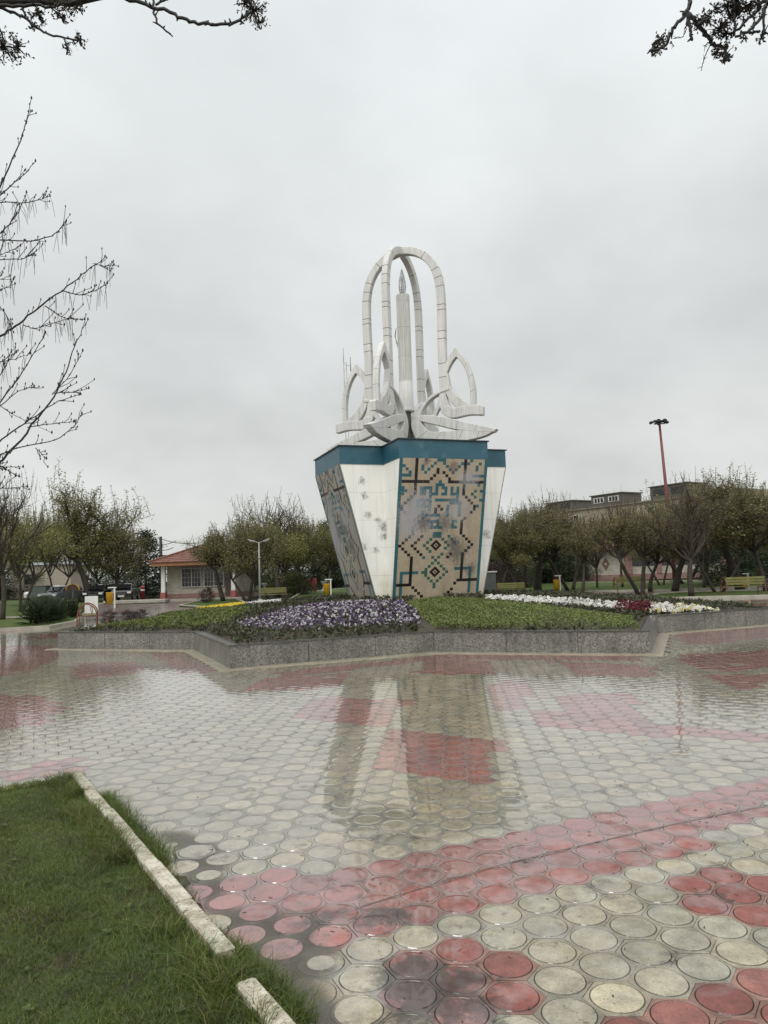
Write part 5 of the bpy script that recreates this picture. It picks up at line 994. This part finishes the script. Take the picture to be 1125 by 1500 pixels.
for xa, xb, hh_, wi in ((953, 1008, 2.9, 0), (866, 911, 2.7, 1), (799, 838, 2.4, 0)):
    ua, ub = apx(xa), apx(xb); roof_house((ua+ub)/2, abs(ua-ub), hh_, wi)
for fl in range(4):
    for xw in (3, 13.5, 21, 44, 60):
        wn = MB().box((xw, .03, 3.0+3.3*fl+.9), (1.9, .12, 1.7)).build('window', m_white, ap); MB().box((xw, .07, 3.0+3.3*fl+.9), (1.6, .1, 1.4)).build('pane', m_glass, wn)
# pale building behind the left trees
g = AT(72, 860, 92); pb_ = empty('pale_house', (g[0], g[1], 0), R_(6), 'pale flat roofed house glimpsed behind the left trees', 'house'); MB().box((0, 0, 2.0), (7, 6, 4.0)).build('wall', mat('cream_wall', (.33, .29, .23), .8, var=.2), pb_)
MB().box((0, 0, 4.1), (7.6, 6.6, .3)).build('roof', mat('pale_sheet_roof', (.42, .45, .48), .4), pb_); MB().box((-1.2, -3.02, 2.3), (1.3, .1, 1.2)).build('window', m_glass, pb_)
# ------------------------------------------------------------------ masts, lamps
g = G(990, 855.5); dp = g[1]; mast = empty('floodlight_mast', (g[0], g[1], 0), 0, 'tall red floodlight mast with a ring of dark lamps rising above the right trees', 'lamp mast')
top = AT(966, 621, dp)[2]; lean = AT(966, 621, dp)[0]-g[0]
mp_ = MB().tube([(0, 0, 0), (lean*.12, 0, 1.4), (lean*.5, 0, top*.5), (lean, 0, top)], [.21, .17, .13, .085], 12).build('pole', mat('dull_red_mast', (.155, .035, .028), .5, var=.25, vs=2), mast); MB().bbox((0, 0, .15), (.7, .7, .3), .03).build('base_plinth', m_conc, mast)
MB().tube([(lean-.42, 0, top), (lean+.42, 0, top+.02)], .05, 6).tube([(lean, -.35, top), (lean, .35, top)], .05, 6).build('lamp_ring', m_seam, mp_)
for (x, y, a, ti) in [(-.75, 0, 0, .5), (.70, 0, math.pi, .45), (-.28, -.45, 1.3, .5), (.32, -.45, 1.9, .5), (0, .5, -1.57, .5)]:
    lb = MB(); lb.bbox((0, 0, .05), (.62, .50, .17), .03).box((.0, 0, -.06), (.54, .42, .05)).box((-.2, 0, .17), (.2, .3, .1)); o = lb.build('floodlight', mat('black_housing', (.010, .010, .011), .5) if 'black_housing' not in bpy.data.materials else bpy.data.materials['black_housing'], mast); o.scale = (.72,)*3; o.location = (lean+x*.68, y*.7, top+.14); o.rotation_euler = (0, -ti if a == 0 else (ti if a == math.pi else 0), a if a not in (0, math.pi) else 0)
g = G(381, 884.5); dp = g[1]; lp = empty('street_lamp', (g[0], g[1], 0), 0, 'slim white lamp post with two drooping arms left of the mound', 'street lamp'); tp = AT(378.5, 794, dp)[2]; m_pole = mat('white_grey_pole', (.28, .28, .265), .45, var=.12)
MB().tube([(0, 0, 0), (0, 0, tp*.5), (0, 0, tp)], [.065, .052, .042], 10).lathe([(.14, 0), (.14, .25), (.09, .30)], k=12).lathe([(.055, tp-1.0), (.095, tp-.98), (.095, tp-.93), (.055, tp-.9)], k=10).build('pole', m_pole, lp)
for s_ in (-1, 1):
    MB().tube([(0, 0, tp-.05), (s_*.14, 0, tp-.01), (s_*.26, 0, tp+.05)], .028, 6).build('arm', m_pole, lp)
    hd = MB().bbox((0, 0, 0), (.46, .17, .07), .025); o = hd.build('lamp_head', m_pole, lp); o.location = (s_*.44, 0, tp+.10); o.rotation_euler = (0, -s_*.30, 0); MB().box((0, 0, -.042), (.32, .12, .02)).build('lens', m_white, o)
g = G(236, 872); dp = 84; g = AT(236, 860, dp); up_ = empty('utility_pole', (g[0], g[1], 0), 0, 'dark utility pole with wires above the kiosk', 'utility pole'); tp = AT(236, 786, dp)[2]; MB().tube([(0, 0, 0), (0, 0, tp)], [.22, .16], 8).box((.1, 0, tp-2.2), (1.6, .12, .14)).build('pole', m_dark, up_)
wr = MB()
for (x0, y0), (x1, y1), sag in [((237, 790), (292, 795), .25), ((237, 798), (258, 792), .1), ((237, 806), (254, 802), .1)]:
    a, q = AT(x0, y0, dp)-g, AT(x1, y1, dp)-g; wr.tube([a+(q-a)*t-np.array([0, 0, sag*4*t*(1-t)]) for t in np.linspace(0, 1, 9)], .035, 4)
rel(wr, (0, 0, g[2]*0)); wr.V = [v+np.array([0, 0, g[2]]) for v in wr.V]; wr.build('wires', m_dark, up_)
g = AT(514, 840, 110); am = empty('radio_mast', (g[0], g[1], 0), 0, 'thin pale lattice radio mast far behind the monument', 'radio mast'); tp = AT(514, 520, 110)[2]; lt = MB(); tilt_ = 0
for a in (0, 2.094, 4.189): lt.tube([(.32*math.cos(a), .32*math.sin(a), 0), (.26*math.cos(a), .26*math.sin(a), tp-1)], .045, 4)
for k_ in range(int(tp)): a = (k_ % 3)*2.094; lt.tube([(.3*math.cos(a), .3*math.sin(a), k_), (.3*math.cos(a+2.094), .3*math.sin(a+2.094), k_+1)], .025, 3, cap=False)
lt.build('lattice', mat('pale_steel', (.34, .34, .33), .5), am); MB().tube([(-.15, 0, tp-1.2), (-.15, 0, tp+1.1)], .05, 5).build('antenna', m_pole, am); MB().tube([(.9, 0, tp-2.5), (.9, 0, tp-.3)], .07, 5).tube([(.2, 0, tp-1.6), (.9, 0, tp-1.6)], .03, 4).build('antenna', m_pole, am)
# ------------------------------------------------------------------ benches, bins, small things
def bench_root():
    r = empty('park_bench', (0, 0, 0)); 
    for s_ in (-1, 1):
        h = MB(); x = s_*.85; arc = [(x, -.28, 0), (x, -.30, .45), (x, -.24, .68), (x, -.08, .84), (x, .12, .90), (x, .30, .80), (x, .40, .55), (x, .42, 0)]; h.tube([tuple(p) for p in smooth3(arc)], .024, 7); h.tube([(x, -.28, .42), (x, .42, .42)], .02, 6); h.tube([(x, -.12, .42), (x, -.05, .80)], .015, 5)
        h.build('end_hoop', m_rust, r)
    st_ = MB(); 
    for k_ in range(4): st_.box((0, -.20+k_*.13, .455), (1.72, .10, .03))
    st_.build('seat', m_slat, r); bk = MB()
    for k_ in range(3): bk.box((0, .31+k_*.022, .60+k_*.12), (1.72, .025, .10))
    bk.build('backrest', m_slat, r); return r
def smooth3(p):
    p = np.array(p, float)
    for _ in range(2):
        q = [p[0]]
        for i in range(len(p)-1): q += [p[i]*.75+p[i+1]*.25, p[i]*.25+p[i+1]*.75]
        p = np.array(q+[p[-1]])
    return p
first = None
for px, by, rz, s_, lab in [(1088, 874, math.pi, 1.0, 'yellow green slatted bench with rust red hoop ends on the right lawn edge'), (748, 874, math.pi, .9, 'yellow green bench just right of the grey electric cabinet'), (922, 866, math.pi, 1.0, 'yellow green bench in front of the pale brick wall'),
                           (131, 917, math.pi/2+.35, .95, 'bench with rust red hoops seen end on beside the yuccas'), (400, 881, .15, 1.0, 'bench with yellow green back beside the white lamp post')]:
    if first is None: r = first = bench_root()
    else: r = copy_tree(first)
    g = G(px, by); r.location = (g[0], g[1], 0); r.rotation_euler = (0, 0, rz); r.scale = (s_,)*3; tag(r, lab, 'bench', 'park benches')
first = None
for px, by, s_, lab in [(168, 891, 1.0, 'yellow litter bin on white post at the left path edge'), (485, 876, .9, 'yellow litter bin on white post just left of the pedestal'), (821, 869, .85, 'yellow litter bin on white post on the right lawn'), (1097, 866, .85, 'pale litter bin on post behind the right bench')]:
    g = G(px, by)
    if first is None:
        r = first = empty('litter_bin', (0, 0, 0)); MB().box((0, 0, .52), (.07, .07, 1.04)).box((-.12, 0, 1.06), (.42, .08, .06)).build('post', m_white, r)
        MB().lathe([(.0, .22), (.15, .22), (.19, .80), (.20, .82), (.17, .82), (.14, .26), (0, .26)], (-.24, 0, 0), 12).build('bin_bucket', m_yel, r)
    else: r = copy_tree(first)
    r.location = (g[0], g[1], 0); r.rotation_euler = (0, 0, random.uniform(-.3, .3)+(math.pi if px in (485,) else 0)*0); r.scale = (s_*g[1]/38,)*3 if g[1] > 38 else (s_,)*3; tag(r, lab, 'litter bin', 'litter bins on the lawns')
g = G(107, 893); sg = empty('arched_sign', (g[0], g[1], 0), 0, 'brown post sign with a yellow rimmed half round top left of the arched bench', 'sign'); MB().tube([(0, 0, 0), (0, 0, 1.2)], .05, 6).build('post', m_seam, sg)
hs = [(.42*math.cos(t), .42*math.sin(t)) for t in np.linspace(0, math.pi, 13)]; sb = MB(); sb.add(np.array([(x, -.04, 1.15+z) for x, z in hs]+[(x, .04, 1.15+z) for x, z in hs]), [list(range(13))[::-1], list(range(13, 26))]+[[i, i+1, 14+i, 13+i] for i in range(12)]+[[12, 0, 13, 25]]); sb.build('sign_plate', mat('sign_brown', (.06, .035, .02), .6), sg); MB().tube([(x, -.05, 1.15+z) for x, z in hs], .05, 6).build('yellow_rim', mat('ochre_rim', (.34, .20, .05), .5), sg)
g = G(134, 908); wb = empty('white_board', (g[0], g[1], 0), .05, 'plain white board standing behind the arched red bench', 'board'); MB().bbox((0, 0, .62), (.56, .05, .8), .008).build('panel', m_white, wb); MB().box((-.28, .04, .3), (.05, .05, .62)).build('leg', m_pole, wb); MB().box((.28, .04, .3), (.05, .05, .62)).build('leg', m_pole, wb)
g = G(59, 885); gb = empty('green_grey_box', (g[0], g[1], 0), .05, 'grey green utility box standing under the left trees', 'utility box'); MB().bbox((0, 0, .75), (1.3, .9, 1.4), .02).build('box_body', m_cab, gb); MB().bbox((0, 0, 1.48), (1.4, 1.0, .07), .015).build('lid', m_cab, gb); MB().box((-.32, -.46, .75), (.58, .02, 1.2)).build('door', m_cab, gb); MB().box((.32, -.46, .75), (.58, .02, 1.2)).build('door', m_cab, gb)
g = G(209, 879); rp_ = empty('red_post', (g[0], g[1], 0), 0, 'thick red post standing left of the kiosk', 'post'); MB().lathe([(0, 0), (.17, 0), (.17, 1.0), (.19, 1.02), (.19, 1.12), (.10, 1.18), (0, 1.18)], k=14).build('post_body', m_red, rp_); MB().lathe([(.175, .78), (.178, .8), (.178, .9), (.175, .92)], k=14).build('white_band', m_white, rp_)
g = G(206, 883.5); MB().bbox((0, 0, .12), (4.0, 1.3, .24), .03).build('raised_island', m_conc, None, label='low concrete island under the red post', cat='traffic island').location = (g[0], g[1], 0)
g = G(453, 869); fr = empty('climbing_frame', (g[0], g[1], 0), .3, 'red climbing frame beside the clipped round bush', 'climbing frame')
for x in (-.55, .1, .55):
    for y in (-.4, .4): MB().tube([(x, y, 0), (x, y, 1.35 if x > 0 else 1.05)], .05, 6).build('upright', m_red, fr)
MB().box((.3, 0, .95), (.6, .85, .5)).build('side_panel', m_red, fr); MB().tube([(-.55, -.4, 1.05), (.55, -.4, 1.3)], .04, 5).tube([(-.55, .4, 1.05), (.55, .4, 1.3)], .04, 5).build('rails', m_red, fr)
for px, by, lab in [(388, 869, 'pale pedestal planter in shade behind the bench by the lamp'), (475, 866, 'pale pedestal planter in shade left of the yellow bin')]:
    g = G(px, by); r = empty('pedestal_planter', (g[0], g[1], 0), 0, lab, 'planter', 'pale pedestal planters'); MB().lathe([(.30, 0), (.30, .12), (.14, .2), (.11, .55), (.2, .7), (.34, .95), (.36, 1.0), (.30, 1.0), (0, .92)], k=14).build('urn', mat('grey_stone_urn', (.30, .29, .27), .8), r)
    q = inst('planting', PT['shrub'][1], r, (0, 0, .9)); q.scale = (.25, .25, .35)
# parked cars under the left trees
def car(paint, label, px, by, rz, van=False):
    g = G(px, by); r = empty('parked_car', (g[0], g[1], 0), rz, label, 'car', 'cars parked beyond the left lawn'); Hc = 1.9 if van else 1.46
    prof = [(-2.1, .35), (-2.15, .75), (-2.0, .90), (-1.15, 1.0), (1.7, 1.02), (2.08, .95), (2.15, .6), (2.1, .35)]; b_ = MB(); npf = len(prof)
    def loft(secs, mb):
        k_ = len(secs[0]); v = np.vstack(secs); mb.add(v, np.array([[i*k_+j, i*k_+(j+1) % k_, (i+1)*k_+(j+1) % k_, (i+1)*k_+j] for i in range(len(secs)-1) for j in range(k_)])); mb.F.append((np.array([list(range(k_))[::-1]])+mb.n-len(v), 0, None, False)); mb.F.append((np.array([list(range(k_))])+mb.n-k_, 0, None, False))
    loft([np.array([(x*.985, y, z*(.97 if abs(y) > .8 else 1)) for x, z in prof]) if abs(y) > .8 else np.array([(x, y, z) for x, z in prof]) for y in (-.86, -.78, .78, .86)], b_); body = b_.build('body', paint, r)
    cp_ = [(-1.25, 1.0), (-.55, Hc-.05), (-.2, Hc), (1.1, Hc), (1.45, Hc-.06), (1.95, 1.01)]; c_ = MB(); loft([np.array([(x*.96, y, z if z < 1.1 else z-.03) for x, z in cp_]) for y in (-.66,)]+[np.array([(x, y, z) for x, z in cp_]) for y in (-.58, .58)]+[np.array([(x*.96, y, z if z < 1.1 else z-.03) for x, z in cp_]) for y in (.66,)], c_); c_.build('cabin', paint, r)
    for y in (-1, 1): MB().add([(-1.0, y*.672, 1.04), (1.65, y*.672, 1.04), (1.1, y*.672, Hc-.12), (-.5, y*.672, Hc-.12)], np.array([[0, 1, 2, 3] if y < 0 else [3, 2, 1, 0]])).build('side_window', m_glass, r)
    MB().add([(-1.24, -.56, 1.05), (-1.24, .56, 1.05), (-.60, .50, Hc-.09), (-.60, -.50, Hc-.09)], np.array([[0, 3, 2, 1]])).build('windscreen', m_glass, r).location = (-.02, 0, .01)
    for x in (-1.35, 1.3):
        for y in (-.80, .80):
            wh_ = MB(); a = np.linspace(0, 2*math.pi, 17); 
            wh_.tube([(x, y-.09, .31), (x, y+.09, .31)], .31, 16); tw2 = wh_.build('wheel', m_dark, r); MB().tube([(x, y-.10, .31), (x, y+.10, .31)], .19, 12).build('rim', m_pole, tw2)
    for y in (-.62, .62): MB().bbox((-2.10, y, .72), (.10, .34, .15), .02).build('headlight', m_white, r)
    MB().box((-2.14, 0, .60), (.06, .7, .14)).build('grille', m_seam, r); MB().box((-2.16, 0, .44), (.05, .5, .11)).build('number_plate', m_white, r); return r
pk, pw, pg_ = mat('black_car_paint', (.012, .012, .014), .2, var=.05, coat=1), mat('white_car_paint', (.55, .55, .54), .25, var=.05, coat=1), mat('grey_car_paint', (.10, .105, .11), .25, var=.05, coat=1)
car(pg_, 'dark grey car with pale bonnet parked behind the arched sign', 92, 884, R_(80)); car(pk, 'black car parked right of the largest olive trunk', 147, 881.5, R_(95)); car(pk, 'black car nearest the red post left of the kiosk', 184, 880, R_(100)); car(pw, 'white car parked just behind the left kiosk column', 222, 874, R_(85)); car(pw, 'white car half hidden by the grey green box', 68, 879, R_(70))
